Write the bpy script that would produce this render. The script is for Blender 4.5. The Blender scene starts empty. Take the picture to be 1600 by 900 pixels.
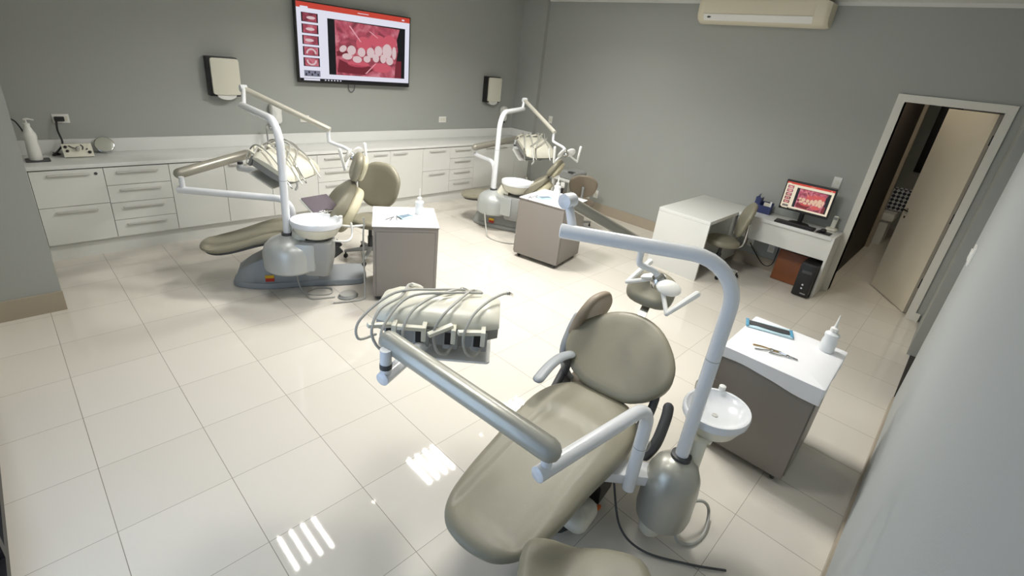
import bpy, bmesh, math, random
from mathutils import Vector, Matrix, Euler
random.seed(4)
SC = bpy.context.scene
COL = SC.collection
R = math.radians
# ------------------------------------------------------------------ camera
cam_d = bpy.data.cameras.new('camera'); cam = bpy.data.objects.new('camera', cam_d); COL.objects.link(cam)
_r = Vector((0.6988890624, -0.7074083417, 0.1054870452))
_d = Vector((-0.2175469077, -0.3507507445, -0.9108497451))
_f = Vector((0.6813423673, 0.6136345438, -0.3990303561))
M = Matrix(((_r.x, -_d.x, -_f.x, 0.008196), (_r.y, -_d.y, -_f.y, -3.286846), (_r.z, -_d.z, -_f.z, 2.253775), (0, 0, 0, 1)))
cam.matrix_world = M
cam_d.sensor_width = 36.0; cam_d.lens = 754.4356 / 1600 * 36
cam_d.shift_x = (800 - 795.4666) / 1600; cam_d.shift_y = (419.9406 - 450) / 1600
cam_d.clip_start = 0.02; cam_d.clip_end = 100
SC.camera = cam
# ------------------------------------------------------------------ world, light, exposure
W = bpy.data.worlds.new('world'); SC.world = W; W.use_nodes = True
W.node_tree.nodes['Background'].inputs[0].default_value = (0.55, 0.7, 1.0, 1)
W.node_tree.nodes['Background'].inputs[1].default_value = 0.6
SC.view_settings.view_transform = 'Standard'
SC.view_settings.look = 'None'
SC.view_settings.gamma = 1.0
SC.view_settings.use_curve_mapping = False
SC.view_settings.exposure = 0.0
TUBE_GLOW = 14.0
LAMP_WATTS = 33.5
CORRIDOR_POWER = 30.0
al = bpy.data.lights.new('daylight', 'AREA'); al.shape = 'RECTANGLE'; al.size = 2.6; al.size_y = 1.9
al.energy = 42; al.color = (0.62, 0.78, 1.0)
alo = bpy.data.objects.new('daylight', al); COL.objects.link(alo)
alo.location = (-0.75, -1.55, 1.35); alo.rotation_euler = (0, R(-90), 0)
# ------------------------------------------------------------------ materials
def mat(name, col, rough=0.5, metal=0.0, emit=None, es=0.0, alpha=None, trans=0.0, coat=0.0, bump=0.0, bscale=40, var=0.0, vscale=3.0, spec=0.5):
    m = bpy.data.materials.new(name); m.use_nodes = True
    nt = m.node_tree; b = nt.nodes['Principled BSDF']
    c = (*col, 1)
    b.inputs['Base Color'].default_value = c
    b.inputs['Roughness'].default_value = rough
    b.inputs['Metallic'].default_value = metal
    b.inputs['Specular IOR Level'].default_value = spec
    if coat: b.inputs['Coat Weight'].default_value = coat; b.inputs['Coat Roughness'].default_value = 0.06
    if trans: b.inputs['Transmission Weight'].default_value = trans
    if emit: b.inputs['Emission Color'].default_value = (*emit, 1); b.inputs['Emission Strength'].default_value = es
    if var or bump:
        tc = nt.nodes.new('ShaderNodeTexCoord')
    if var:
        n = nt.nodes.new('ShaderNodeTexNoise'); n.inputs['Scale'].default_value = vscale; n.inputs['Detail'].default_value = 4
        nt.links.new(tc.outputs['Object'], n.inputs['Vector'])
        mx = nt.nodes.new('ShaderNodeMix'); mx.data_type = 'RGBA'
        mx.inputs[6].default_value = (*[max(0, v * (1 - var)) for v in col], 1)
        mx.inputs[7].default_value = (*[min(1, v * (1 + var)) for v in col], 1)
        nt.links.new(n.outputs['Fac'], mx.inputs[0]); nt.links.new(mx.outputs[2], b.inputs['Base Color'])
    if bump:
        n2 = nt.nodes.new('ShaderNodeTexNoise'); n2.inputs['Scale'].default_value = bscale
        nt.links.new(tc.outputs['Object'], n2.inputs['Vector'])
        bp = nt.nodes.new('ShaderNodeBump'); bp.inputs['Strength'].default_value = bump; bp.inputs['Distance'].default_value = 0.01
        nt.links.new(n2.outputs['Fac'], bp.inputs['Height']); nt.links.new(bp.outputs[0], b.inputs['Normal'])
    return m
def s2l(*c): return tuple(((v / 255) / 12.92 if v / 255 < 0.04045 else ((v / 255 + 0.055) / 1.055) ** 2.4) for v in c)

def floor_mat():
    m = bpy.data.materials.new('porcelain_tile'); m.use_nodes = True
    nt = m.node_tree; L = nt.links; b = nt.nodes['Principled BSDF']
    g = nt.nodes.new('ShaderNodeNewGeometry'); sx = nt.nodes.new('ShaderNodeSeparateXYZ'); L.new(g.outputs['Position'], sx.inputs[0])
    def math_(op, a, bb=None):
        n = nt.nodes.new('ShaderNodeMath'); n.operation = op
        for i, v in enumerate((a, bb)):
            if v is None: continue
            if isinstance(v, (int, float)): n.inputs[i].default_value = v
            else: L.new(v, n.inputs[i])
        return n.outputs[0]
    def line(o, half):
        t = math_('DIVIDE', o, 0.5); t = math_('ADD', t, 100.5); t = math_('FRACT', t); t = math_('SUBTRACT', t, 0.5)
        t = math_('ABSOLUTE', t); return math_('LESS_THAN', t, half / 0.5)
    lx = line(sx.outputs[0], 0.0016); ly = line(sx.outputs[1], 0.0012)
    grout = math_('MAXIMUM', lx, ly)
    cx = math_('FLOOR', math_('DIVIDE', sx.outputs[0], 0.5)); cy = math_('FLOOR', math_('DIVIDE', sx.outputs[1], 0.5))
    cb = nt.nodes.new('ShaderNodeCombineXYZ'); L.new(cx, cb.inputs[0]); L.new(cy, cb.inputs[1])
    wn = nt.nodes.new('ShaderNodeTexWhiteNoise'); wn.noise_dimensions = '2D'; L.new(cb.outputs[0], wn.inputs['Vector'])
    mx = nt.nodes.new('ShaderNodeMix'); mx.data_type = 'RGBA'
    mx.inputs[6].default_value = (*s2l(216, 211, 200), 1); mx.inputs[7].default_value = (*s2l(221, 216, 206), 1)
    L.new(wn.outputs['Value'], mx.inputs[0])
    mg = nt.nodes.new('ShaderNodeMix'); mg.data_type = 'RGBA'; mg.inputs[7].default_value = (*s2l(132, 125, 112), 1)
    L.new(grout, mg.inputs[0]); L.new(mx.outputs[2], mg.inputs[6]); L.new(mg.outputs[2], b.inputs['Base Color'])
    r = math_('ADD', math_('MULTIPLY', grout, 0.5), 0.038); L.new(r, b.inputs['Roughness'])
    return m
MT = {}
MT['floor'] = floor_mat()
MT['wall'] = mat('grey_green_paint', s2l(168, 171, 166), 0.75, bump=0.05, bscale=120, var=0.02, vscale=1.5)
MT['wall_daylit'] = mat('daylit_wall_paint', s2l(178, 183, 183), 0.7, bump=0.05, bscale=120)  # wall paint made paler and bluer, window daylight put into its colour
MT['ceiling'] = mat('ceiling_paint', s2l(225, 225, 220), 0.85)
MT['base'] = mat('skirting_tile', s2l(172, 161, 143), 0.3, var=0.04, vscale=2)
MT['wgloss'] = mat('white_laminate', s2l(226, 227, 222), 0.3, coat=0.1)
MT['wtop'] = mat('white_worktop', s2l(232, 233, 230), 0.25, coat=0.2)
MT['handle'] = mat('brushed_handle', s2l(208, 207, 202), 0.4, metal=0.15)
MT['dark'] = mat('black_plastic', (0.012, 0.012, 0.013), 0.4)
MT['gap'] = mat('cabinet_carcass', s2l(120, 118, 113), 0.8)
MT['soil'] = mat('dark_stone', s2l(52, 48, 42), 0.35)
MT['white'] = mat('white_enamel', s2l(232, 235, 238), 0.22, coat=0.3)
MT['whitep'] = mat('white_plastic', s2l(235, 235, 230), 0.35)
MT['cream'] = mat('cream_plastic', s2l(226, 224, 208), 0.35, coat=0.1)
MT['silver'] = mat('silver_lacquer', s2l(178, 178, 168), 0.33, metal=0.35, coat=0.2)
MT['champ'] = mat('champagne_lacquer', s2l(164, 161, 149), 0.33, metal=0.3, coat=0.2)
MT['pale_champ'] = mat('pale_champagne_lacquer', s2l(206, 203, 190), 0.3, metal=0.2, coat=0.2)
MT['uph'] = mat('olive_grey_vinyl', s2l(140, 136, 118), 0.42, bump=0.08, bscale=260, var=0.04, vscale=5)
MT['uph2'] = mat('taupe_vinyl', s2l(142, 130, 114), 0.45, bump=0.08, bscale=260)
MT['shell'] = mat('beige_shell', s2l(206, 199, 170), 0.4)
MT['bluegrey'] = mat('blue_grey_plastic', s2l(154, 160, 164), 0.42)
MT['unitsilver'] = mat('unit_silver', s2l(178, 182, 180), 0.35, metal=0.2, coat=0.15)
MT['greyp'] = mat('grey_plastic', s2l(150, 152, 150), 0.45)
MT['dgrey'] = mat('dark_grey_plastic', s2l(70, 72, 74), 0.5)
MT['hose'] = mat('grey_hose', s2l(178, 178, 172), 0.45)
MT['chrome'] = mat('chrome', s2l(200, 200, 198), 0.15, metal=1.0)
MT['taupe'] = mat('taupe_laminate', s2l(139, 133, 126), 0.45)
MT['paper'] = mat('white_paper', s2l(240, 241, 244), 0.8)
MT['clear'] = mat('clear_plastic', s2l(238, 242, 243), 0.3, trans=0.15)
MT['blue'] = mat('blue_wrap', s2l(96, 158, 190), 0.4)
MT['lblue'] = mat('pale_blue_wrap', s2l(190, 218, 228), 0.35)
MT['slate'] = mat('slate_blue_tray', s2l(122, 140, 156), 0.4)
MT['navy'] = mat('navy_plastic', s2l(52, 62, 108), 0.45)
MT['wood'] = mat('brown_wood', s2l(134, 78, 42), 0.45, var=0.15, vscale=6)
MT['door'] = mat('cream_door', s2l(230, 221, 200), 0.4)
MT['frame'] = mat('white_frame', s2l(226, 224, 214), 0.4)
MT['brownwall'] = mat('brown_wall', s2l(58, 48, 39), 0.7)
MT['glass'] = mat('tinted_panel', s2l(104, 96, 104), 0.12, coat=0.5)
MT['mirror'] = mat('mirror_glass', s2l(205, 207, 200), 0.05, metal=1.0)
MT['yellow'] = mat('yellow_print', s2l(236, 190, 40), 0.5)
MT['red'] = mat('red_print', s2l(196, 52, 36), 0.5)
MT['orange'] = mat('orange_plastic', s2l(214, 110, 50), 0.5)
MT['acp'] = mat('aged_plastic', s2l(226, 219, 196), 0.4)
MT['gold'] = mat('gold_metal', s2l(196, 160, 90), 0.25, metal=1.0)
MT['tube'] = mat('fluorescent_tube', (1, 1, 1), 0.5, emit=(1.0, 0.955, 0.87), es=TUBE_GLOW)
MT['spot'] = mat('spot_bulb', (1, 1, 1), 0.5, emit=(1.0, 0.93, 0.8), es=40)
MT['warmlamp'] = mat('corridor_diffuser', (1, 1, 1), 0.5, emit=(1.0, 0.88, 0.7), es=CORRIDOR_POWER)
MT['reflector'] = mat('lamp_reflector', s2l(150, 150, 150), 0.4)
MT['pane'] = mat('window_glass', (0.95, 0.97, 1.0), 0.0, trans=1.0)
def emat(name, c, s=1.0): return mat(name, (0, 0, 0), 0.3, emit=s2l(*c), es=s)
# ------------------------------------------------------------------ mesh builder
class MB:
    def __init__(s): s.bm = bmesh.new(); s.mi = 0; s.mats = []
    def m(s, name):
        if name not in s.mats: s.mats.append(name)
        s.mi = s.mats.index(name); return s
    def _new(s, faces):
        for f in faces: f.material_index = s.mi
    def verts_faces(s, vs, fs):
        bv = [s.bm.verts.new(v) for v in vs]; out = []
        for f in fs:
            try: out.append(s.bm.faces.new([bv[i] for i in f]))
            except ValueError: pass
        s._new(out); return bv, out
    def box(s, c, size, rot=None, bev=0.0, seg=2):
        hx, hy, hz = [v / 2 for v in size]
        T = Matrix.Translation(Vector(c))
        if rot is not None:
            T = T @ (rot.to_4x4() if isinstance(rot, Matrix) else Euler(rot).to_matrix().to_4x4())
        vs = [T @ Vector((x, y, z)) for x in (-hx, hx) for y in (-hy, hy) for z in (-hz, hz)]
        fs = [(0, 1, 3, 2), (4, 6, 7, 5), (0, 4, 5, 1), (2, 3, 7, 6), (0, 2, 6, 4), (1, 5, 7, 3)]
        bv, bf = s.verts_faces(vs, fs)
        if bev:
            es = list({e for f in bf for e in f.edges})
            r = bmesh.ops.bevel(s.bm, geom=es, offset=bev, segments=seg, profile=0.6, affect='EDGES')
            s._new([f for f in r['faces'] if f.is_valid])
        return s
    def span(s, a, b, bev=0.0):
        a, b = Vector(a), Vector(b)
        return s.box((a + b) / 2, [abs(v) for v in (b - a)], None, bev)
    def rings(s, rings, cap0=True, cap1=True, closed=True):
        rv = [[s.bm.verts.new(p) for p in r] for r in rings]; n = len(rv[0]); fs = []
        for a, b in zip(rv[:-1], rv[1:]):
            for i in range(n if closed else n - 1):
                j = (i + 1) % n
                fs.append(s.bm.faces.new((a[i], a[j], b[j], b[i])))
        if cap0: fs.append(s.bm.faces.new(rv[0][::-1]))
        if cap1: fs.append(s.bm.faces.new(rv[-1]))
        s._new(fs); return s
    def tube(s, pts, r, seg=14, smooth=0, caps='flat', flat=None):
        pts = [Vector(p) for p in pts]
        if smooth: pts = catmull(pts, smooth)
        rr = r if isinstance(r, (list, tuple)) else None
        n = len(pts); rings = []
        t0 = (pts[1] - pts[0]).normalized()
        ref = Vector((0, 0, 1)) if abs(t0.z) < 0.9 else Vector((1, 0, 0))
        nn = (ref - t0 * ref.dot(t0)).normalized()
        def ring(p, nn, t, rad):
            bb = t.cross(nn)
            return [p + (nn * math.cos(2 * math.pi * k / seg) + bb * math.sin(2 * math.pi * k / seg)) * rad for k in range(seg)]
        for i, p in enumerate(pts):
            a = pts[max(i - 1, 0)]; b = pts[min(i + 1, n - 1)]; t = (b - a).normalized()
            nn = (nn - t * nn.dot(t)).normalized()
            rad = (rr[0] + (rr[1] - rr[0]) * i / (n - 1)) if rr else r
            if i == 0 and caps == 'round':
                for a_ in (85, 60, 30): rings.append(ring(p - t * rad * math.sin(R(a_)), nn, t, rad * math.cos(R(a_))))
            elif i == 0 and caps == 'soft':
                rings.append(ring(p - t * rad * 0.0, nn, t, rad * 0.8)); p = p + t * rad * 0.15
            if i == n - 1 and caps == 'soft': 
                rings.append(ring(p - t * rad * 0.15, nn, t, rad)); rings.append(ring(p, nn, t, rad * 0.8)); continue
            rings.append(ring(p, nn, t, rad))
            if i == n - 1 and caps == 'round':
                for a_ in (30, 60, 85): rings.append(ring(p + t * rad * math.sin(R(a_)), nn, t, rad * math.cos(R(a_))))
        return s.rings(rings)
    def lathe(s, prof, o=(0, 0, 0), T=None, seg=28, sx=1.0, sy=1.0, cap1=True):
        T = T or Matrix.Translation(Vector(o)); rings = []
        for r, z in prof:
            r = max(r, 1e-4)
            rings.append([T @ Vector((r * sx * math.cos(2 * math.pi * k / seg), r * sy * math.sin(2 * math.pi * k / seg), z)) for k in range(seg)])
        return s.rings(rings, True, cap1)
    def prism(s, out, z0, z1, T=None, bev=0.0):
        T = T or Matrix.Identity(4); n = len(out)
        vs = [T @ Vector((x, y, z0)) for x, y in out] + [T @ Vector((x, y, z1)) for x, y in out]
        fs = [tuple(range(n))[::-1], tuple(range(n, 2 * n))] + [(i, (i + 1) % n, n + (i + 1) % n, n + i) for i in range(n)]
        bv, bf = s.verts_faces(vs, fs)
        if bev:
            r = bmesh.ops.bevel(s.bm, geom=list({e for f in bf for e in f.edges}), offset=bev, segments=2, profile=0.6, affect='EDGES')
            s._new([f for f in r['faces'] if f.is_valid])
        return s
    def cushion(s, out, t, rnd, Mp, dome=0.02, inner=5, steps=4):
        cx = sum(p[0] for p in out) / len(out); cy = sum(p[1] for p in out) / len(out)
        def inset(d, sc=1.0):
            res = []
            for x, y in out:
                dx, dy = x - cx, y - cy; L = math.hypot(dx, dy) or 1e-6
                k = max(0.02, 1 - d / L) * sc; res.append((cx + dx * k, cy + dy * k))
            return res
        rs = []
        rb = min(rnd, t * 0.45)
        for k in range(inner): rs.append([Mp(x, y, 0) for x, y in inset(rb, (k + 0.05) / inner)])
        for k in range(steps + 1):
            a = R(90 * k / steps); rs.append([Mp(x, y, rb - rb * math.cos(a)) for x, y in inset(rb - rb * math.sin(a))])
        for k in range(steps + 1):
            a = R(90 * k / steps); rs.append([Mp(x, y, t - rb + rb * math.sin(a)) for x, y in inset(rnd - rnd * math.cos(a))])
        for k in range(inner - 1, -1, -1):
            sc = (k + 0.05) / inner; rs.append([Mp(x, y, t + dome * (1 - sc * sc)) for x, y in inset(rnd, sc)])
        return s.rings(rs)
    def build(s, name, m=None, parent=None, sharp=38):
        bm = s.bm
        bmesh.ops.recalc_face_normals(bm, faces=bm.faces[:])
        off = parent_loc(parent) if parent else Vector((0, 0, 0))
        for v in bm.verts: v.co -= off
        for f in bm.faces: f.smooth = True
        for e in bm.edges:
            if len(e.link_faces) == 2 and e.calc_face_angle(0) > R(sharp): e.smooth = False
        me = bpy.data.meshes.new(name); bm.to_mesh(me); bm.free()
        for k in (s.mats or [m]): me.materials.append(MT[k] if isinstance(k, str) else k)
        if m and s.mats: pass
        o = bpy.data.objects.new(name, me); COL.objects.link(o)
        if parent: o.parent = parent
        return o
def parent_loc(p):
    v = Vector((0, 0, 0))
    while p: v += p.location; p = p.parent
    return v
def catmull(pts, k, closed=False):
    n = len(pts); out = []
    P_ = lambda i: pts[i % n] if closed else pts[min(max(i, 0), n - 1)]
    for i in range(n if closed else n - 1):
        p0, p1, p2, p3 = P_(i - 1), P_(i), P_(i + 1), P_(i + 2)
        for j in range(k):
            t = j / k
            out.append(0.5 * ((2 * p1) + (p2 - p0) * t + (2 * p0 - 5 * p1 + 4 * p2 - p3) * t * t + (3 * p1 - p0 - 3 * p2 + p3) * t ** 3))
    if not closed: out.append(pts[-1])
    return out
def smooth2(o, k=4): return [(v.x, v.y) for v in catmull([Vector((a, b, 0)) for a, b in o], k, True)]
def rrect(w, h, r, n=5, cx=0, cy=0):
    o = []
    for sx, sy, a0 in ((1, 1, 0), (-1, 1, 90), (-1, -1, 180), (1, -1, 270)):
        for k in range(n + 1):
            a = R(a0 + 90 * k / n); o.append((cx + sx * (w / 2 - r) + r * math.cos(a), cy + sy * (h / 2 - r) + r * math.sin(a)))
    return o
def empty(name, label, cat, loc, group=None):
    o = bpy.data.objects.new(name, None); o.empty_display_size = 0.1; COL.objects.link(o); o.location = loc
    return tag(o, label, cat, group)
def tag(o, label, cat, group=None):
    o['label'] = label; o['category'] = cat
    if group: o['group'] = group
    return o
def struct(name, mb, m=None, parent=None):
    o = mb.build(name, m, parent)
    if not parent: o['kind'] = 'structure'
    return o
def sub(mb, name, m, parent, label=None):
    o = mb.build(name, m, parent)
    if label: o['label'] = label
    return o
# ================================================================== ROOM
XW, YB, YF, XL, ZC = 6.88, 3.2, -3.46, -0.36, 3.2
struct('floor', MB().span((-1.6, -6.2, -0.08), (12.6, 3.35, 0)), 'floor')
struct('ceiling', MB().span((-1.6, -6.2, ZC), (12.6, 3.35, ZC + 0.1)), 'ceiling')
struct('wall_back', MB().span((-0.5, YB, 0), (12.6, YB + 0.15, ZC)), 'wall')
# partition on the left
struct('wall_partition', MB().span((XL, 1.58, 0), (0.10, YB, ZC)), 'wall')
struct('baseboard_partition', MB().span((XL, 1.565, 0), (0.104, 1.58, 0.165)), 'base')
# right wall (far end of room) with door opening
DY0, DY1, DZ, WT = -3.29, -2.485, 2.265, 0.15
mb = MB()
mb.span((XW, DY1, 0), (XW + WT, YB, ZC)); mb.span((XW, -3.6, 0), (XW + WT, DY0, ZC)); mb.span((XW, DY0, DZ), (XW + WT, DY1, ZC))
struct('wall_right', mb, 'wall')
struct('column_corner', MB().span((XW - 0.07, 2.655, 0.0), (XW, YB, ZC)), 'wall')['kind'] = 'structure'
mb = MB(); mb.span((XW - 0.015, -0.63, 0), (XW, 2.65, 0.16)); mb.span((XW - 0.015, -2.39, 0), (XW, -0.66, 0.16))
struct('baseboard_right', mb, 'base')
struct('trim_crown', MB().span((XW - 0.02, -3.5, ZC - 0.035), (XW, YB, ZC)), 'ceiling')
# front wall (right side of picture) with an opening near its far end
XO0, XO1 = 4.60, 5.81
mb = MB(); mb.span((-1.6, YF - 0.15, 0), (XO0, YF, ZC)); mb.span((XO0, YF - 0.15, 2.45), (XO1, YF, ZC))
struct('wall_front', mb, 'wall_daylit')
mb = MB(); mb.span((XO1, -3.58, 0), (XW, -3.43, ZC))
struct('wall_front_end', mb, 'wall')
struct('baseboard_front', MB().span((-0.3, YF, 0), (XO0, YF + 0.012, 0.09)), 'base')
struct('trim_threshold', MB().span((XO0 - 0.3, YF - 0.35, 0.0), (XO1, YF, 0.004)), 'soil')
mb = MB(); mb.span((3.4, -6.0, 0), (7.1, -5.9, ZC)); mb.span((3.4, -5.95, 0), (3.5, -3.6, ZC)); mb.span((7.0, -5.95, 0), (7.1, -3.58, ZC))
struct('wall_side_room', mb, 'wall')
# left wall with black framed glazed sliding door
mb = MB(); mb.span((XL - 0.15, 0.45, 0), (XL, 1.7, ZC)); mb.span((XL - 0.15, -3.6, 2.4), (XL, 0.45, ZC))
struct('wall_left', mb, 'wall')
w1 = MB(); w1.span((XL - 0.12, -3.46, 0), (XL, 0.45, 0.07)); w1.span((XL - 0.12, -3.46, 2.33), (XL, 0.45, 2.4))
for y in (-3.46, -2.2, -0.92, 0.38): w1.span((XL - 0.12, y, 0.07), (XL, y + 0.07, 2.33))
wo = struct('window_1', w1, 'dark')
sub(MB().span((XL - 0.07, -3.4, 0.07), (XL - 0.06, 0.4, 2.33)), 'pane', 'pane', wo)
# ---- door 1 of the right wall
fr = MB()
fr.span((XW - 0.02, DY1, 0), (XW + WT, DY1 + 0.075, DZ + 0.075)); fr.span((XW - 0.02, DY0 - 0.075, 0), (XW + WT, DY0, DZ + 0.075)); fr.span((XW - 0.02, DY0, DZ), (XW + WT, DY1, DZ + 0.075))
d1 = struct('door_1', fr, 'frame')
th = R(32); ca, sa = math.cos(th), math.sin(th)
hx, hy = XW + WT - 0.01, DY0 + 0.02
Tl = Matrix.Translation((hx, hy, 0)) @ Matrix.Rotation(th, 4, 'Z')
leaf = MB(); leaf.box(Tl @ Vector((0.415, 0.0, 1.13)), (0.83, 0.035, 2.24), Matrix.Rotation(th, 4, 'Z'))
sub(leaf, 'door_leaf', 'door', d1)
hm = MB(); q = Tl @ Vector((0.75, 0.018, 1.06)); nrm = Vector((-sa, ca, 0)); ax = Vector((ca, sa, 0))
hm.tube([q, q + nrm * 0.05], 0.01); hm.tube([q + nrm * 0.05, q + nrm * 0.05 - ax * 0.12], 0.009, caps='round')
hm.box(Tl @ Vector((0.75, 0.02, 1.06)), (0.03, 0.006, 0.03), Matrix.Rotation(th, 4, 'Z')); hm.box(Tl @ Vector((0.75, 0.02, 0.97)), (0.028, 0.006, 0.028), Matrix.Rotation(th, 4, 'Z'))
sub(hm, 'door_handle', 'chrome', d1)
for z in (0.35, 1.12, 1.95):
    sub(MB().span((XW + 0.075, DY0 - 0.002, z), (XW + WT - 0.005, DY0 + 0.012, z + 0.1)), 'hinge', 'dgrey', d1)
sub(MB().span((XW - 0.03, DY0 - 0.12, 0), (XW - 0.02, DY0 - 0.07, 0.1)), 'plinth_block', 'frame', d1)
# corridor behind the door
mb = MB(); mb.span((7.03, -2.40, 0), (9.76, -2.28, ZC))
struct('wall_corridor', mb, 'brownwall')
mb = MB(); mb.span((9.76, -2.45, 0), (9.88, -2.28, ZC))
struct('trim_corridor', mb, 'base')
mb = MB(); mb.span((11.9, -5.0, 0), (12.0, -1.0, ZC)); mb.span((9.76, -1.4, 0), (12, -1.3, ZC)); mb.span((9.76, -2.28, 0), (9.86, -1.4, ZC)); mb.span((7.03, -4.9, 0), (12, -4.8, ZC))
struct('wall_corridor_end', mb, 'wall')
ob = struct('lamp_corridor', MB().span((7.5, -2.86, ZC - 0.03), (7.9, -2.46, ZC - 0.005), 0.005), 'warmlamp')
tag(ob, 'warm square ceiling lamp in the corridor beyond the open door', 'lamp'); del ob['kind']; ob.name = 'corridor_lamp'
cp = MB(); cp.cushion(smooth2(rrect(0.4, 0.4, 0.06)), 0.12, 0.04, lambda a, b, w: Vector((10.4 + w, -2.5 + a, 0.75 + b)), 0.03)
def lattice():
    m = bpy.data.materials.new('lattice_fabric'); m.use_nodes = True; nt = m.node_tree; b = nt.nodes['Principled BSDF']
    tc = nt.nodes.new('ShaderNodeTexCoord'); mp = nt.nodes.new('ShaderNodeMapping'); mp.inputs['Rotation'].default_value = (R(45), 0, 0)
    ck = nt.nodes.new('ShaderNodeTexChecker'); ck.inputs['Scale'].default_value = 22
    ck.inputs[1].default_value = (*s2l(38, 44, 62), 1); ck.inputs[2].default_value = (*s2l(200, 200, 205), 1)
    nt.links.new(tc.outputs['Object'], mp.inputs[0]); nt.links.new(mp.outputs[0], ck.inputs[0]); nt.links.new(ck.outputs[0], b.inputs['Base Color'])
    return m
MT['lattice'] = lattice()
tag(cp.build('throw_pillow', 'lattice'), 'dark and white patterned cushion seen through the doorway', 'pillow')
bn = MB(); bn.span((10.1, -2.6, 0.42), (10.75, -1.6, 0.55), 0.03); bn.span((10.15, -2.55, 0), (10.7, -1.65, 0.42))
tag(bn.build('bench', 'whitep'), 'pale bench under the patterned cushion beyond the doorway', 'bench')
pn = MB(); pn.span((11.86, -2.75, 1.1), (11.9, -2.45, 2.6), 0.005)
tag(pn.build('wall_panel', 'dark'), 'tall black panel on the wall of the room beyond the door', 'panel')
# ================================================================== CEILING LIGHTS
def troffer(x, y, lab, k_=1.0):
    o = empty('ceiling_light', lab, 'lamp', (x, y, ZC), 'recessed fluorescent ceiling lights')
    z = ZC - 0.012
    f = MB(); h, t = 0.31, 0.025
    for a, b in (((x - h, y - h, z), (x + h, y - h + t, ZC - .002)), ((x - h, y + h - t, z), (x + h, y + h, ZC - .002)), ((x - h, y - h, z), (x - h + t, y + h, ZC - .002)), ((x + h - t, y - h, z), (x + h, y + h, ZC - .002))): f.span(a, b)
    sub(f, 'frame', 'whitep', o)
    sub(MB().span((x - h + .02, y - h + .02, ZC - 0.006), (x + h - .02, y + h - .02, ZC - 0.003)), 'reflector', 'reflector', o)
    for k in range(4):
        xx = x - 0.205 + k * 0.1367
        sub(MB().tube([(xx, y - 0.26, z - 0.002), (xx, y + 0.26, z - 0.002)], 0.016, 8), 'tube', 'tube', o)
        ld = bpy.data.lights.new('tube_light', 'AREA'); ld.shape = 'RECTANGLE'; ld.size = 0.044; ld.size_y = 0.52
        ld.energy = LAMP_WATTS * k_ / 4; ld.color = (1.0, 0.972, 0.925); ld.spread = R(146)
        lo = bpy.data.objects.new('tube_light', ld); COL.objects.link(lo); lo.location = (xx - x, 0, z - 0.021 - ZC); lo.parent = o
for x, y, l, k_ in ((1.50, 0.75, 'square ceiling light whose reflection lies lowest on the tiles', 0.22), (3.33, 0.77, 'square ceiling light over the middle of the room, reflected beside the near footrest', 1.85), (5.15, 0.77, 'square ceiling light between the far chair and the desk', 0.55),
                (3.33, -1.35, 'square ceiling light above the near dental chair', 1.5), (1.5, -1.35, 'square ceiling light nearest the camera', 0.42)):
    troffer(x, y, l, k_)
for x, y, l in ((2.4, 0.75, 'small round spotlight between the two reflected ceiling lights'), (4.3, 0.76, 'small round spotlight before the far dental chair')):
    o = empty('spotlight', l, 'lamp', (x, y, ZC), 'small ceiling spotlights')
    sub(MB().lathe([(0.06, ZC - 0.001), (0.06, ZC - 0.01), (0.045, ZC - 0.012), (0.04, ZC - 0.004)], (x, y, 0)), 'ring', 'whitep', o)
    sub(MB().lathe([(0.022, ZC - 0.004), (0.02, ZC - 0.009)], (x, y, 0)), 'bulb', 'spot', o)
# ================================================================== BACK CABINETS
CF = 2.66
def cab(x0, x1, kind, lab, lock=False):
    o = empty('cabinet', lab, 'cabinet', (x0, CF, 0), 'white base cabinets along the back wall')
    z0, z1 = 0.165, 0.875
    sub(MB().span((x0 + .001, CF + .02, z0 + .001), (x1 - .001, YB - 0.003, z1 + 0.004)), 'carcass', 'gap', o)
    g = 0.0025
    def front(nm, a, b, hx0, hx1, hz):
        d = sub(MB().span((x0 + g, CF, a + g), (x1 - g, CF + 0.018, b - g)), nm, 'wgloss', o)
        m = MB(); m.span((hx0, CF - 0.022, hz - 0.009), (hx1, CF, hz + 0.009), 0.003)
        sub(m, 'handle', 'handle', d)
        return d
    w = x1 - x0
    if kind == 'two':
        d = front('drawer', (z0 + z1) / 2 + 0.01, z1, x0 + .22 * w, x1 - .2 * w, z1 - 0.045); front('drawer', z0, (z0 + z1) / 2 + 0.01, x0 + .22 * w, x1 - .2 * w, 0.48)
        if lock: sub(MB().tube([(x1 - 0.06, CF, z1 - 0.05), (x1 - 0.06, CF - 0.006, z1 - 0.05)], 0.013, 12), 'lock', 'dgrey', o)
    elif kind == 'four':
        h = (z1 - z0) / 4
        for k in range(4): front('drawer', z0 + k * h, z0 + (k + 1) * h, x0 + .18 * w, x1 - .18 * w, z0 + (k + 1) * h - 0.05)
    else:
        if kind == 'left': a, b = x0 + .5 * w, x1 - .05
        else: a, b = x0 + .05, x1 - .5 * w
        front('door', z0, z1, a, b, z1 - 0.045)
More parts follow.
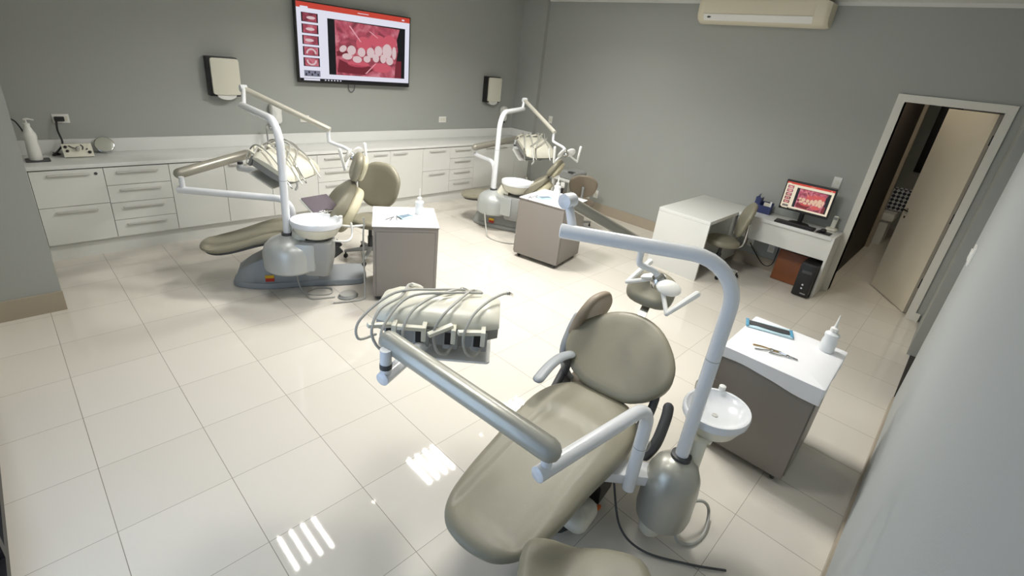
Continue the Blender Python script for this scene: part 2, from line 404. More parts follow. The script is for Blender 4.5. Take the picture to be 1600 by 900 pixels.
joints = [(0.125, 0.65, 'two', 'leftmost white cabinet with two deep drawers and a lock', True), (0.65, 1.183, 'four', 'white four-drawer cabinet second from the left end', False),
          (1.183, 1.70, 'left', 'white single-door cabinet behind the left chair footrest', False), (1.70, 2.20, 'right', 'white single-door cabinet behind the left unit pole', False), (2.20, 2.77, 'left', 'white cabinet door behind the left instrument tray', False),
          (2.77, 3.31, 'four', 'white four-drawer cabinet behind the left exam lamp', False), (3.31, 3.84, 'left', 'white cabinet door above the left stool backrest, handle on its right', False), (3.84, 4.405, 'right', 'white cabinet door right of the left stool, handle on its left', False),
          (4.405, 4.93, 'two', 'white two-drawer cabinet in the right half of the counter', False), (4.93, 5.44, 'four', 'white four-drawer cabinet left of the far chair pole', False), (5.44, 5.93, 'left', 'white cabinet door right behind the far chair pole', False), (5.93, 6.42, 'right', 'white cabinet door below the far instrument tray', False), (6.42, 6.80, 'left', 'last white cabinet door in the room corner', False)]
for j in joints: cab(*j)
wt = empty('worktop', 'long white worktop with backsplash running along the back wall', 'counter', (0.1, CF, 0.88))
m = MB(); m.span((0.104, CF - 0.012, 0.884), (XW - 0.072, YB - 0.002, 0.92), 0.003); sub(m, 'slab', 'wtop', wt)
m = MB(); m.span((0.104, YB - 0.03, 0.92), (XW - 0.072, YB - 0.002, 1.055), 0.002); m.span((XW - 0.1, CF, 0.92), (XW - 0.074, YB - 0.03, 1.055), 0.002); sub(m, 'backsplash', 'wtop', wt)
tag(MB().span((0.125, CF + 0.04, 0), (XW - 0.072, CF + 0.055, 0.163)).build('cabinet_plinth', 'wgloss'), 'white plinth running under the whole row of cabinets', 'plinth')
tag(MB().span((0.1045, CF + 0.002, 0.0), (0.123, YB - 0.004, 0.88)).build('end_panel', 'wgloss'), 'white end panel closing the left side of the cabinets', 'panel')
# ================================================================== TV and screens
def pink_mat(name, s, scale=6.0):
    m = bpy.data.materials.new(name); m.use_nodes = True; nt = m.node_tree; b = nt.nodes['Principled BSDF']
    b.inputs['Base Color'].default_value = (0.02, 0.02, 0.02, 1); b.inputs['Roughness'].default_value = 0.3
    tc = nt.nodes.new('ShaderNodeTexCoord'); n = nt.nodes.new('ShaderNodeTexNoise'); n.inputs['Scale'].default_value = scale; n.inputs['Detail'].default_value = 6; n.inputs['Distortion'].default_value = 1.5
    r = nt.nodes.new('ShaderNodeValToRGB'); e = r.color_ramp.elements
    e[0].position = 0.28; e[0].color = (*s2l(96, 34, 48), 1); e[1].position = 0.72; e[1].color = (*s2l(226, 150, 162), 1)
    x = r.color_ramp.elements.new(0.5); x.color = (*s2l(186, 78, 98), 1)
    nt.links.new(tc.outputs['Object'], n.inputs['Vector']); nt.links.new(n.outputs['Fac'], r.inputs[0]); nt.links.new(r.outputs[0], b.inputs['Emission Color'])
    b.inputs['Emission Strength'].default_value = s
    return m
def screen(parent, o, ux, uz, un, w, h, es, warm, scale):
    """draws the presentation window: o = lower left corner of the lit area"""
    o, ux, uz, un = Vector(o), Vector(ux), Vector(uz), Vector(un)
    pre = 'tv_' if not warm else 'monitor_'
    def em(n, c):
        if warm: c = (c[0], c[1] * 0.94, c[2] * 0.78)
        k = pre + n
        if k not in MT: MT[k] = emat(k, c, es)
        return k
    MT[pre + 'mouth'] = MT.get(pre + 'mouth') or pink_mat(pre + 'mouth', es * 0.85, scale)
    em('white', (226, 226, 240)); em('red', (196, 66, 52)); em('black', (16, 16, 22)); em('tooth', (214, 190, 192)); em('gum', (198, 88, 104)); em('grey', (120, 122, 140)); em('deep', (112, 36, 48)); em('pale', (222, 160, 170))
    mb = MB(); lay = [0]
    def poly(n, pts, d):
        mb.m(pre + n)
        mb.verts_faces([o + ux * (x * w) + uz * (z * h) + un * d for x, z in pts], [tuple(range(len(pts)))])
    def rect(n, x0, z0, x1, z1, d): poly(n, [(x0, z0), (x1, z0), (x1, z1), (x0, z1)], d)
    def ell(n, cx, cz, rx, rz, d, rot=0, N=14):
        ca, sa = math.cos(rot), math.sin(rot); asp = w / h
        poly(n, [(cx + (rx * math.cos(2 * math.pi * k / N) * ca - rz / asp * math.sin(2 * math.pi * k / N) * sa), cz + (rx * asp * math.cos(2 * math.pi * k / N) * sa + rz * math.sin(2 * math.pi * k / N) * ca)) for k in range(N)], d)
    e = 0.0004
    rect('white', 0, 0, 1, 1, e)
    rect('red', 0, 0.93, 1, 1, 2 * e); rect('white', 0.03, 0.925, 0.09, 0.95, 3 * e); rect('white', 0.5, 0.958, 0.6, 0.966, 3 * e); rect('white', 0.92, 0.95, 0.945, 0.97, 3 * e)
    rect('black', 0, 0, 1, 0.035, 2 * e)
    for k in range(6): rect('white', 0.2 + k * 0.026, 0.01, 0.212 + k * 0.026, 0.024, 3 * e)
    rect('white', 0.03, 0.005, 0.16, 0.03, 3 * e)
    for k in range(5):
        z = 0.76 - k * 0.142
        rect('black', 0.035, z, 0.165, z + 0.115, 2 * e); rect('mouth', 0.045, z + 0.006, 0.155, z + 0.109, 3 * e)
        if k < 3: ell('tooth', 0.1 + (k - 1) * -0.01, z + 0.055, 0.035, 0.02, 4 * e)
        else:
            N = 12; sgn = 1 if k == 3 else -1
            arc = [(0.1 + 0.042 * math.cos(R(180 * i / N)), z + 0.055 - sgn * 0.03 + sgn * 0.07 * math.sin(R(180 * i / N))) for i in range(N + 1)]
            arc2 = [(0.1 + 0.028 * math.cos(R(180 * i / N)), z + 0.055 - sgn * 0.03 + sgn * 0.05 * math.sin(R(180 * i / N))) for i in range(N + 1)]
            for i in range(N): poly('tooth', [arc[i], arc[i + 1], arc2[i + 1], arc2[i]], 4 * e)
    rect('grey', 0.035, 0.06, 0.165, 0.14, 2 * e)
    for i in range(5): rect('black', 0.045 + 0.024 * i, 0.07 + 0.03 * (i % 2), 0.056 + 0.024 * i, 0.1 + 0.03 * (i % 2), 3 * e)
    # main picture
    rect('black', 0.24, 0.1, 0.955, 0.84, 2 * e)
    poly('mouth', [(0.3, 0.1), (0.85, 0.1), (0.86, 0.3), (0.885, 0.5), (0.87, 0.66), (0.9, 0.82), (0.3, 0.835)], 3 * e)
    rect('deep', 0.85, 0.1, 0.92, 0.36, 2.5 * e)
    poly('deep', [(0.31, 0.42), (0.36, 0.46), (0.42, 0.42), (0.36, 0.37), (0.31, 0.36)], 4 * e)
    poly('deep', [(0.31, 0.14), (0.56, 0.12), (0.66, 0.22), (0.6, 0.25), (0.42, 0.26), (0.33, 0.32)], 4 * e)
    for cx, cz, rx, rz in ((0.55, 0.56, 0.07, 0.10), (0.68, 0.62, 0.08, 0.09), (0.8, 0.62, 0.07, 0.1), (0.72, 0.24, 0.1, 0.07), (0.5, 0.27, 0.1, 0.045)): ell('gum', cx, cz, rx, rz, 4 * e)
    for a, b in (((0.42, 0.78), (0.52, 0.58)), ((0.6, 0.74), (0.68, 0.66)), ((0.56, 0.14), (0.66, 0.3))):
        poly('pale', [a, (a[0] + 0.015, a[1]), (b[0] + 0.01, b[1]), b], 4.5 * e)
    for cx, cz, rx, rz, rot in ((0.365, 0.475, 0.03, 0.05, 0.5), (0.44, 0.465, 0.035, 0.075, 0.35), (0.53, 0.45, 0.032, 0.075, 0), (0.615, 0.455, 0.033, 0.085, 0), (0.69, 0.49, 0.033, 0.085, 0.1), (0.775, 0.50, 0.042, 0.12, 0), (0.845, 0.48, 0.02, 0.11, 0),
                               (0.4, 0.375, 0.04, 0.05, 0), (0.49, 0.345, 0.038, 0.055, 0), (0.58, 0.36, 0.03, 0.055, 0), (0.665, 0.385, 0.028, 0.07, 0), (0.735, 0.385, 0.026, 0.075, 0), (0.8, 0.36, 0.032, 0.07, 0)):
        ell('tooth', cx, cz - 0.01, rx * 1.12, rz * 0.86, 5 * e, rot)
    return mb.build('screen_image', None, parent)
tv = empty('television', 'large wall-mounted television showing a close-up of teeth', 'television', (3.62, YB, 1.69))
sub(MB().span((2.80, YB - 0.09, 1.69), (4.445, YB - 0.035, 2.615), 0.006), 'casing', 'dark', tv)
sub(MB().span((3.3, YB - 0.035, 1.9), (3.95, YB, 2.4)), 'wall_bracket', 'dgrey', tv)
screen(tv, (2.818, YB - 0.0905, 1.715), (1, 0, 0), (0, 0, 1), (0, -1, 0), 1.609, 0.885, 0.95, False, 5)
sub(MB().tube([(3.5, YB - 0.03, 1.70), (3.51, YB - 0.02, 1.62), (3.55, YB - 0.015, 1.585), (3.59, YB - 0.02, 1.62), (3.6, YB - 0.03, 1.70)], 0.005, 6, 5), 'cable', 'dgrey', tv)
# ================================================================== wall fittings
def towel(x, lab):
    o = empty('towel_dispenser', lab, 'dispenser', (x, YB, 1.5), 'paper towel dispensers on the back wall')
    sub(MB().span((x - 0.16, YB - 0.1, 1.50), (x + 0.16, YB, 1.92), 0.015), 'housing', 'dark', o)
    m = MB(); m.prism(rrect(0.29, 0.385, 0.025), 0, 0.035, Matrix.Translation((x + 0.015, YB - 0.095, 1.715)) @ Matrix.Rotation(R(90), 4, 'X'), 0.006)
    sub(m, 'cover', 'cream', o)
    m = MB(); m.lathe([(0.0, 0), (0.1, 0), (0.1, 0.06), (0, 0.06)], T=Matrix.Translation((x + 0.01, YB - 0.05, 1.52)) @ Matrix.Rotation(R(90), 4, 'X'), sy=0.55)
    sub(m, 'chute', 'whitep', o)
towel(1.945, 'black and cream towel dispenser on the wall left of the television')
towel(6.17, 'smaller-looking black and white towel dispenser near the room corner')
def soap(x, z, lab):
    o = empty('soap_dispenser', lab, 'dispenser', (x, YB, z), 'soap dispensers on the back wall')
    m = MB(); m.cushion(smooth2(rrect(0.13, 0.26, 0.05)), 0.1, 0.035, lambda a, b, w: Vector((x + a, YB - w, z + 0.13 + b)), 0.01); sub(m, 'housing', 'whitep', o)
    sub(MB().span((x - 0.03, YB - 0.08, z - 0.03), (x + 0.03, YB - 0.02, z + 0.01), 0.006), 'nozzle', 'dgrey', o)
soap(2.5, 1.18, 'white soap dispenser on the wall behind the left unit pole')
soap(6.52, 1.18, 'white soap dispenser on the wall behind the far unit pole')
def plate(name, c, w, h, side, lab, cat, n=1, grp=None):
    o = empty(name, lab, cat, c, grp); x, y, z = c
    if side == 'back':
        sub(MB().span((x - w / 2, YB - 0.01, z - h / 2), (x + w / 2, YB, z + h / 2), 0.003), 'cover_plate', 'whitep', o)
        for k in range(n): sub(MB().span((x - 0.022 + (k - (n - 1) / 2) * 0.055, YB - 0.013, z - 0.022), (x + 0.022 + (k - (n - 1) / 2) * 0.055, YB - 0.009, z + 0.022)), 'insert', 'cream', o)
    else:
        sub(MB().span((XW - 0.01, y - w / 2, z - h / 2), (XW, y + w / 2, z + h / 2), 0.003), 'cover_plate', 'whitep', o)
        for k in range(n): sub(MB().span((XW - 0.013, y - 0.022 + (k - (n - 1) / 2) * 0.055, z - 0.022), (XW - 0.009, y + 0.022 + (k - (n - 1) / 2) * 0.055, z + 0.022)), 'insert', 'cream', o)
    return o
G_ = 'white wall plates'
plate('wall_socket', (0.478, YB, 1.25), 0.125, 0.085, 'back', 'white socket with the black plug above the small control box', 'socket', 2, G_)
plate('wall_socket', (2.88, YB, 1.235), 0.12, 0.085, 'back', 'white socket beside the left lamp arm on the back wall', 'socket', 2, G_)
plate('wall_socket', (5.165, YB, 1.21), 0.145, 0.095, 'back', 'white socket above the worktop below and right of the television', 'socket', 2, G_)
plate('light_switch', (XW, 2.33, 1.33), 0.08, 0.12, 'right', 'white switch plate on the right wall beside the far lamp arm', 'switch', 1, G_)
plate('light_switch', (XW, -2.16, 1.305), 0.085, 0.13, 'right', 'white switch plate above the computer monitor', 'switch', 1, G_)
plate('wall_socket', (XW, 1.13, 0.3), 0.09, 0.13, 'right', 'white low socket behind the far stool', 'socket', 1, G_)
plate('wall_socket', (XW, -1.45, 0.3), 0.08, 0.1, 'right', 'white socket under the wall desk, further from the wooden board', 'socket', 1, G_)
plate('wall_socket', (XW, -1.72, 0.3), 0.08, 0.1, 'right', 'white socket under the wall desk, next to the wooden board', 'socket', 1, G_)
o = empty('light_switch', 'pale switch on the bright near wall at the right', 'switch', (4.16, YF, 1.42), G_)
sub(MB().span((4.08, YF, 1.36), (4.24, YF + 0.012, 1.48), 0.003), 'cover_plate', 'whitep', o)
for k in range(2): sub(MB().span((4.1 + k * 0.07, YF + 0.01, 1.39), (4.15 + k * 0.07, YF + 0.02, 1.45)), 'insert', 'whitep', o)
# air conditioner
ac = empty('air_conditioner', 'white wall-mounted air conditioner at the top of the right wall', 'air conditioner', (XW, -0.78, 2.93))
prof = [(0, 0), (-0.13, -0.012), (-0.205, 0.025), (-0.24, 0.09), (-0.245, 0.26), (0, 0.265)]
def acx(y0, y1, k=1.0): return [[Vector((XW + x * s, y, 2.925 + 0.13 + (z - 0.13) * s)) for x, z in prof] for y, s in ((y0, 0.86), (y0 - 0.03, 0.97), (y0 - 0.06, 1), (y1 + 0.06, 1), (y1 + 0.03, 0.97), (y1, 0.86))]
m = MB(); m.rings(acx(-0.03, -1.55)); sub(m, 'casing', 'acp', ac)
m = MB(); m.span((XW - 0.247, -1.40, 3.03), (XW - 0.24, -0.12, 3.175)); sub(m, 'front_panel', 'acp', ac)
m = MB(); a, b = Vector((XW - 0.207, 0, 2.952)), Vector((XW - 0.243, 0, 3.022)); 
m.verts_faces([(a.x - .004, -0.13, a.z), (a.x - .004, -1.4, a.z), (b.x - .004, -1.4, b.z), (b.x - .004, -0.13, b.z)], [(0, 1, 2, 3)]); sub(m, 'air_flap', 'whitep', ac)
m = MB(); m.lathe([(0.0, 0), (0.025, 0), (0.02, 0.004), (0, 0.004)], T=Matrix.Translation((XW - 0.232, -0.2, 2.99)) @ Matrix.Rotation(R(-90), 4, 'Y'), sx=0.5); sub(m, 'display', 'dgrey', ac)
# ================================================================== DENTAL CHAIRS
HW = [(-0.115, 0.0), (-0.105, 0.08), (-0.08, 0.14), (-0.02, 0.195), (0.08, 0.235), (0.25, 0.262), (0.45, 0.278), (0.65, 0.302), (0.85, 0.31), (1.0, 0.28), (1.1, 0.22), (1.17, 0.12)]
BK = [(0.0, -0.1), (0.03, -0.2), (0.1, -0.29), (0.2, -0.34), (0.31, -0.325), (0.42, -0.25), (0.51, -0.14), (0.545, 0.0)]
BK = BK + [(s, -n) for s, n in BK[-2::-1]]
def dental_chair(lab, F, ang, th, zs, zf, pole, zb, lampend, rod0, rod1, lamp, post, d_end, g0, g1, t0, head, hang, htilt, cusp, near, legk=1.0, wk=1.0, ltilt=0, bcol='bluegrey', hk=1.0, bk_=1.0, lthick=0.10, wh=1.0, sht=0.05):
    F = Vector((*F, 0)); a = R(ang); U = Vector((math.cos(a), math.sin(a), 0)); N = Vector((-math.sin(a), math.cos(a), 0)); Z = Vector((0, 0, 1))
    def L(u, n, z=0): return F + U * u + N * n + Z * z
    root = empty('dental_chair', lab, 'dental chair', F + U * 0.7, 'dental chairs with their treatment units')
    P = root
    # seat with leg rest in one cushion
    out = [(u * legk if u < 0.6 else u - 0.6 + 0.6 * legk, n * wk) for u, n in HW] + [(u * legk if u < 0.6 else u - 0.6 + 0.6 * legk, -n * wk) for u, n in HW[-1:0:-1]]
    sb = out[len(HW) - 1][0] - 0.07
    def sz(u):
        t = min(1, max(0, u / (sb * 0.62))); return zf + (zs - zf) * (t * t * (3 - 2 * t))
    def ms(u, n, w):
        d = 0.0
        if w > 0.07 and u < 0.75 * sb:
            e_ = min(0.195 - abs(n), (u + 0.03) * 0.8, (0.75 * sb - u) * 0.8); t = min(1, max(0, e_ / 0.03)); d = -0.014 * t * t * (3 - 2 * t)
        elif w > 0.07: d = -0.012 * math.exp(-((u - sb * 0.9) / 0.1) ** 2 - (n / 0.14) ** 2)
        return L(u, n, sz(u) - lthick * (0.6 + 0.4 * min(1, max(0, u + 0.1) / 0.9)) + w * (0.6 + 0.4 * min(1, max(0, u + 0.1) / 0.9)) * lthick / 0.10 + d)
    m = MB(); m.cushion(smooth2(out, 3), 0.10, 0.055, ms, 0.018, 14, 5); sub(m, 'seat_cushion', 'uph', P)
    m = MB(); m.cushion(smooth2([(u * 0.97 + 0.03, n * 0.86) for u, n in out], 2), 0.03, 0.01, lambda u, n, w: L(u, n, sz(u) - lthick * (0.6 + 0.4 * min(1, max(0, u + 0.1) / 0.9)) - 0.027 + w), 0, 4); sub(m, 'seat_tray', 'dgrey', P)
    # backrest
    B0 = L(sb, 0, zs + 0.02); D = U * math.cos(R(th)) + Z * math.sin(R(th)); K = -U * math.sin(R(th)) + Z * math.cos(R(th))
    bo = smooth2(BK, 3)
    def mbk(s_, n, w): return B0 + D * (s_ * bk_) + N * (n * wk) + K * (w - 0.07 + (0.05 * (n / 0.34) ** 2 if w > 0.01 else 0))
    m = MB(); m.cushion(bo, 0.075, 0.05, mbk, -0.005, 6); bk = sub(m, 'backrest', 'uph', P)
    m = MB(); m.cushion(smooth2([(0.02 + s_ * 0.9, n * (0.82 if near else 0.9)) for s_, n in BK], 3), sht, 0.03, lambda s_, n, w: B0 + D * (s_ * bk_) + N * (n * wk) + K * (-0.068 - w), 0.015); sub(m, 'back_shell', 'shell', bk, 'beige rear shell')
    # headrest
    hk_ = 1.2 if near else 1.35
    hb = B0 + D * (0.555 if near else 0.50) * bk_
    m = MB(); m.box(hb - K * 0.045, (0.16, 0.05, 0.012), Matrix((D, N, K)).transposed()); sub(m, 'headrest_stem', 'chrome', P)
    ho = smooth2([(0.0, -0.06), (0.03, -0.115), (0.1, -0.125), (0.17, -0.1), (0.2, 0.0), (0.17, 0.1), (0.1, 0.125), (0.03, 0.115), (0.0, 0.06)], 3)
    D2 = (D * 0.97 + K * 0.22).normalized(); K2 = (K * 0.97 - D * 0.22).normalized()
    m = MB(); m.cushion(ho, 0.075, 0.04, lambda s_, n, w: hb + D2 * (s_ * hk_ + 0.05) + N * n * hk_ + K2 * (w - 0.05), -0.012); hd = sub(m, 'headrest', 'uph', P)
    m = MB(); m.cushion(smooth2([(0.015 + s_ * 0.85, n * 0.8) for s_, n in ho[::3]], 3), 0.03, 0.02, lambda s_, n, w: hb + D2 * (s_ * hk_ + 0.05) + N * n * hk_ + K2 * (-0.048 - w * (1 if near else 1.6)), 0.01); sub(m, 'headrest_shell', 'shell', hd)
    # hinge brackets beside the back
    for s_ in (-1, 1):
        m = MB(); p0 = L(sb - 0.18, s_ * 0.25, zs - 0.1); p1 = L(sb + 0.02, s_ * 0.285, zs - 0.02); p2 = p1 + D * 0.13
        m.tube([p0, p1, p2], [0.03, 0.022], 10, 4, 'round'); sub(m, 'hinge_arm', 'dgrey', P)
    # base
    dark = near
    m = MB(); bo_ = smooth2([(0.45, 0.0), (0.47, -0.1), (0.55, -0.18), (0.8, -0.19), (1.0, -0.18), (1.05, -0.1), (1.06, 0), (1.05, 0.1), (1.0, 0.18), (0.8, 0.19), (0.55, 0.18), (0.47, 0.1)], 3) if near else smooth2([(0.15, 0.0), (0.17, -0.1), (0.37, -0.19), (0.6, -0.2), (0.8, -0.19), (1.25, -0.2), (1.34, -0.14), (1.36, 0), (1.34, 0.14), (1.25, 0.2), (0.6, 0.2), (0.37, 0.19), (0.17, 0.1)], 3)
    m.cushion(bo_, 0.06, 0.015, lambda u, n, w: L(u, n, w + 0.001), 0.0, 3); base = sub(m, 'base_plate', 'dgrey' if dark else bcol, P)
    if not near:
        secs = []
        for u, hw, z in ((0.17, 0.10, 0.07), (0.2, 0.12, 0.16), (0.3, 0.15, 0.23), (0.42, 0.175, 0.29), (0.72, 0.18, 0.27), (0.84, 0.17, 0.2), (0.9, 0.16, 0.08)):
            secs.append([L(u, -hw, 0.055), L(u, -hw * 0.97, z * 0.8), L(u, -hw * 0.8, z), L(u, hw * 0.8, z), L(u, hw * 0.97, z * 0.8), L(u, hw, 0.055)])
        m = MB(); m.rings(secs); sub(m, 'base_cover', bcol, P)
        m = MB(); m.m('yellow').box(L(0.47, -0.182, 0.125), (0.075, 0.004, 0.03), Matrix.Rotation(a, 4, 'Z')); m.m('red').box(L(0.47, -0.182, 0.092), (0.075, 0.004, 0.034), Matrix.Rotation(a, 4, 'Z')); sub(m, 'warning_sticker', None, P, 'yellow and red sticker')
    m = MB()
    for s_ in (-1, 1): m.box(L(0.92, s_ * 0.09, 0.2), (0.5, 0.035, 0.08), Matrix.Rotation(a, 4, 'Z') @ Matrix.Rotation(R(-38), 4, 'Y'), 0.008)
    m.box(L(0.78, 0, 0.3), (0.34, 0.24, 0.1), Matrix.Rotation(a, 4, 'Z'), 0.012); sub(m, 'lift_mechanism', 'dgrey', P)
    # ---- unit column
    px, py = pole; pv = Vector((px, py, 0))
    if near:
        prof = [(0.05, zb - 0.40), (0.12, zb - 0.40), (0.142, zb - 0.385), (0.15, zb - 0.34), (0.147, zb - 0.18), (0.14, zb - 0.11), (0.115, zb - 0.05), (0.075, zb - 0.015), (0.02, zb)]
        m = MB(); m.lathe(prof, (px - 0.02, py, 0), seg=36, sx=1.0, sy=0.92); uc = sub(m, 'unit_body', 'silver', P)
        m = MB(); m.lathe([(0.0, -0.09), (0.035, -0.09), (0.055, -0.065), (0.058, 0.02), (0.058, 0.05)], (px - 0.085, py + 0.02, zb - 0.40)); sub(m, 'filter_cup', 'cream', P, 'translucent cream filter cup under the unit')
        m = MB(); b0, b1 = L(0.62, -0.12, zb - 0.14), Vector((px - 0.02, py + 0.04, zb - 0.17)); dv = (b1 - b0); an = math.atan2(dv.y, dv.x)
        m.box((b0 + b1) / 2, (dv.length, 0.11, 0.06), Matrix.Rotation(an, 4, 'Z'), 0.008); sub(m, 'support_bracket', 'white', P)
        m = MB(); m.tube([L(0.58, -0.2, zb - 0.12), L(0.72, -0.26, zb - 0.12)], 0.035, 16, caps='soft'); sub(m, 'clamp', 'greyp', P)
    else:
        prof = [(0.1, zb - 0.31), (0.205, zb - 0.32), (0.225, zb - 0.30), (0.228, zb - 0.16), (0.21, zb - 0.1), (0.165, zb - 0.05), (0.09, zb - 0.015), (0.02, zb)]
        cq = Vector((*cusp[:2], 0)); dv = cq - pv; an = math.atan2(dv.y, dv.x)
        T = Matrix.Translation(pv + dv * 0.05) @ Matrix.Rotation(an, 4, 'Z')
        m = MB(); m.lathe(prof, T=T, seg=36); uc = sub(m, 'unit_body', 'unitsilver', P)
        m = MB(); T2 = Matrix.Translation(pv + dv * 0.98) @ Matrix.Rotation(an, 4, 'Z')
        m.rings([[T2 @ Vector((x * s_, y * s_, z)) for x, y in rrect(0.28, 0.26, 0.05)] for s_, z in ((0.72, zb - 0.36), (0.8, zb - 0.345), (1, zb - 0.2), (1, zb - 0.04), (0.95, zb - 0.03))]); sub(m, 'separator_tank', 'greyp', P)
        m = MB(); m.box(pv + dv * 0.5 + Vector((0, 0, zb - 0.17)), (dv.length * 1.0, 0.3, 0.26), Matrix.Rotation(an, 4, 'Z'), 0.03); sub(m, 'unit_housing', 'unitsilver', P)
        m = MB(); b0 = L(0.62, -0.02, 0.2); b1 = pv + Vector((0, 0, zb - 0.26)); m.tube([b0, b1], 0.06, 12); sub(m, 'support_bracket', 'dgrey', P)
    # collar and pole with lamp arm
    m = MB(); m.lathe([(0.036, zb - 0.03), (0.05, zb - 0.02), (0.05, zb + 0.012), (0.036, zb + 0.016)], (px, py, 0)); sub(m, 'collar', 'dgrey', P)
    le = Vector((*lampend, 1.58)); dl = le - Vector((px, py, 1.58)); dl.z = 0; ln = dl.length; dl.normalize()
    rb = 0.21; zt = 1.58; rp = 0.033
    path = [Vector((px, py, zb - 0.02)), Vector((px, py, zb + 0.4)), Vector((px, py, 1.1)), Vector((px, py, zt - rb))]
    for k in range(1, 9):
        t = R(90 * k / 8); path.append(Vector((px, py, zt - rb)) + dl * (rb * (1 - math.cos(t))) + Z * (rb * math.sin(t)))
    path += [Vector((px, py, zt)) + dl * (rb + (ln - rb) * k / 3) for k in (1, 2, 3)]
    m = MB(); m.tube(path, rp, 20, caps='soft'); po = sub(m, 'pole', 'white', P)
    m = MB(); m.tube([(px, py, 1.10), (px, py, 1.103)], rp + 0.0008, 20); sub(m, 'pole_joint', 'greyp', po)
    r0 = Vector((*rod0, 1.70)); r1 = Vector((*rod1, 1.40))
    pin = Vector((r0.x, r0.y, 0)) * 0.5 + Vector((le.x - dl.x * .05, le.y - dl.y * .05, 0)) * 0.5
    m = MB(); m.tube([le - dl * 0.06 + Z * 0.0, r0 + Z * 0.0], 0.02, 14); m.lathe([(0, -0.035), (0.034, -0.03), (0.036, 0), (0.034, 0.03), (0, 0.035)], T=Matrix.Translation(r0) @ Matrix.Rotation(R(90), 4, 'Y')); sub(m, 'lamp_pin', 'white', P)
    dr = (r1 - r0).normalized()
    m = MB(); m.tube([r0 - dr * 0.02, r0 + dr * 0.06, r1], 0.027, 16, caps='soft'); sub(m, 'lamp_arm', 'champ' if near else 'pale_champ', P, 'champagne grey lamp arm')
    # lamp
    lp = Vector((*lamp, 1.18)); l0 = r1 - dr * 0.02
    hdv = lp - l0; hdv.z = 0; hdv = hdv.normalized() if hdv.length > 0.02 else U
    m = MB(); m.tube([l0, l0 - Z * 0.1, l0 - Z * 0.13 + hdv * 0.03, lp + Z * 0.06 - hdv * 0.04, lp + Z * 0.01], 0.018, 12, 5, 'round'); sub(m, 'lamp_neck', 'white', P)
    px_, py_ = Vector((-hdv.y, hdv.x, 0)), hdv
    m = MB(); T = Matrix.Translation(lp) @ Matrix((px_, hdv, Z)).transposed().to_4x4() @ Matrix.Rotation(R(ltilt), 4, 'X')
    m.lathe([(0, -0.05), (0.03, -0.045), (0.045, -0.01), (0.04, 0.02), (0.02, 0.045), (0, 0.05)], T=T); lh = sub(m, 'lamp_head', 'chrome', P)
    for s_ in (-1, 1):
        T3 = T @ Matrix.Translation((s_ * 0.075, 0.02, -0.01)) @ Matrix.Rotation(R(s_ * 22), 4, 'Y')
        m = MB(); m.lathe([(0.0, -0.02), (0.05, -0.018), (0.075, -0.006), (0.078, 0.002), (0.06, 0.016), (0.0, 0.024)], T=T3, sx=0.8, sy=1.0); sub(m, 'reflector', 'whitep', lh)
        m = MB(); b_ = T @ Vector((s_ * 0.03, 0.0, 0)); e1 = T @ Vector((s_ * 0.2, -0.06, -0.10)); e2 = T @ Vector((s_ * 0.22, 0.09, 0.02))
        m.tube([b_, e1], 0.013, 8, caps='round'); m.tube([e1, e2], [0.013, 0.018], 8, caps='round'); sub(m, 'grip', 'whitep', lh)
    # ---- delivery arm
    zq = 0.86; qx, qy = post; de = Vector((*d_end, zq)); dd = de - Vector((qx, qy, zq)); ld = dd.length; dd.normalize(); rb = 0.13
    path = [Vector((qx, qy, zb - 0.2)), Vector((qx, qy, zb + 0.05)), Vector((qx, qy, zq - rb))]
    for k in range(1, 9):
        t = R(90 * k / 8); path.append(Vector((qx, qy, zq - rb)) + dd * (rb * (1 - math.cos(t))) + Z * (rb * math.sin(t)))
    path += [Vector((qx, qy, zq)) + dd * (rb + (ld - rb) * k / 3) for k in (1, 2, 3)]
    m = MB(); m.tube(path, 0.032, 18, caps='soft'); dp = sub(m, 'delivery_post', 'white', P)
    m = MB(); m.tube([(qx, qy, zb + 0.08), (qx, qy, zb + 0.083)], 0.0326, 18); sub(m, 'post_joint', 'greyp', dp)
    a0, a1 = Vector((*g0, 0.98)), Vector((*g1, 1.06)); da = (a1 - a0).normalized()
    m = MB(); c0 = de - dd * 0.045; m.tube([c0, Vector((c0.x, c0.y, a0.z))], 0.022, 14); t0v = Vector((*t0, 0.92)); c1 = Vector((t0v.x, t0v.y, 0.92)); sub(m, 'arm_pin', 'white', P)
    m = MB(); m.tube([a0 + da * 0.0, a0 + (a1 - a0) * 0.33, a0 + (a1 - a0) * 0.66, a1], 0.047, 24, caps='round'); sub(m, 'delivery_arm', 'champ' if not near else 'silver', P, 'thick grey spring arm')
    hc = Vector(head); ha = R(hang); Rh = Matrix.Rotation(ha, 4, 'Z') @ Matrix.Rotation(R(htilt), 4, 'X')
    T = Matrix.Translation(hc) @ Rh
    hb_ = T @ Vector((0, 0, -0.1))
    m = MB(); e1 = Vector((t0v.x, t0v.y, 0.92)); e2 = Vector((hb_.x, hb_.y, 0.92)); ee = (e2 - e1).normalized()
    m.tube([e1 - ee * 0.03, e2], 0.032, 18, caps='soft'); m.tube([Vector((e1.x, e1.y, 0.92)), Vector((e1.x, e1.y, a1.z))], 0.026, 14); m.tube([e2, hb_ + Z * 0.03], 0.03, 14); sub(m, 'tray_tube', 'white', P)
    m = MB(); m.tube([Vector((e1.x, e1.y, 0.965)), Vector((e1.x, e1.y, 0.99))], 0.0275, 14); sub(m, 'lock_ring', 'dgrey', P)
    # head: x = width, y = rear(-) to front(+), z up
    w = 0.60 * wh
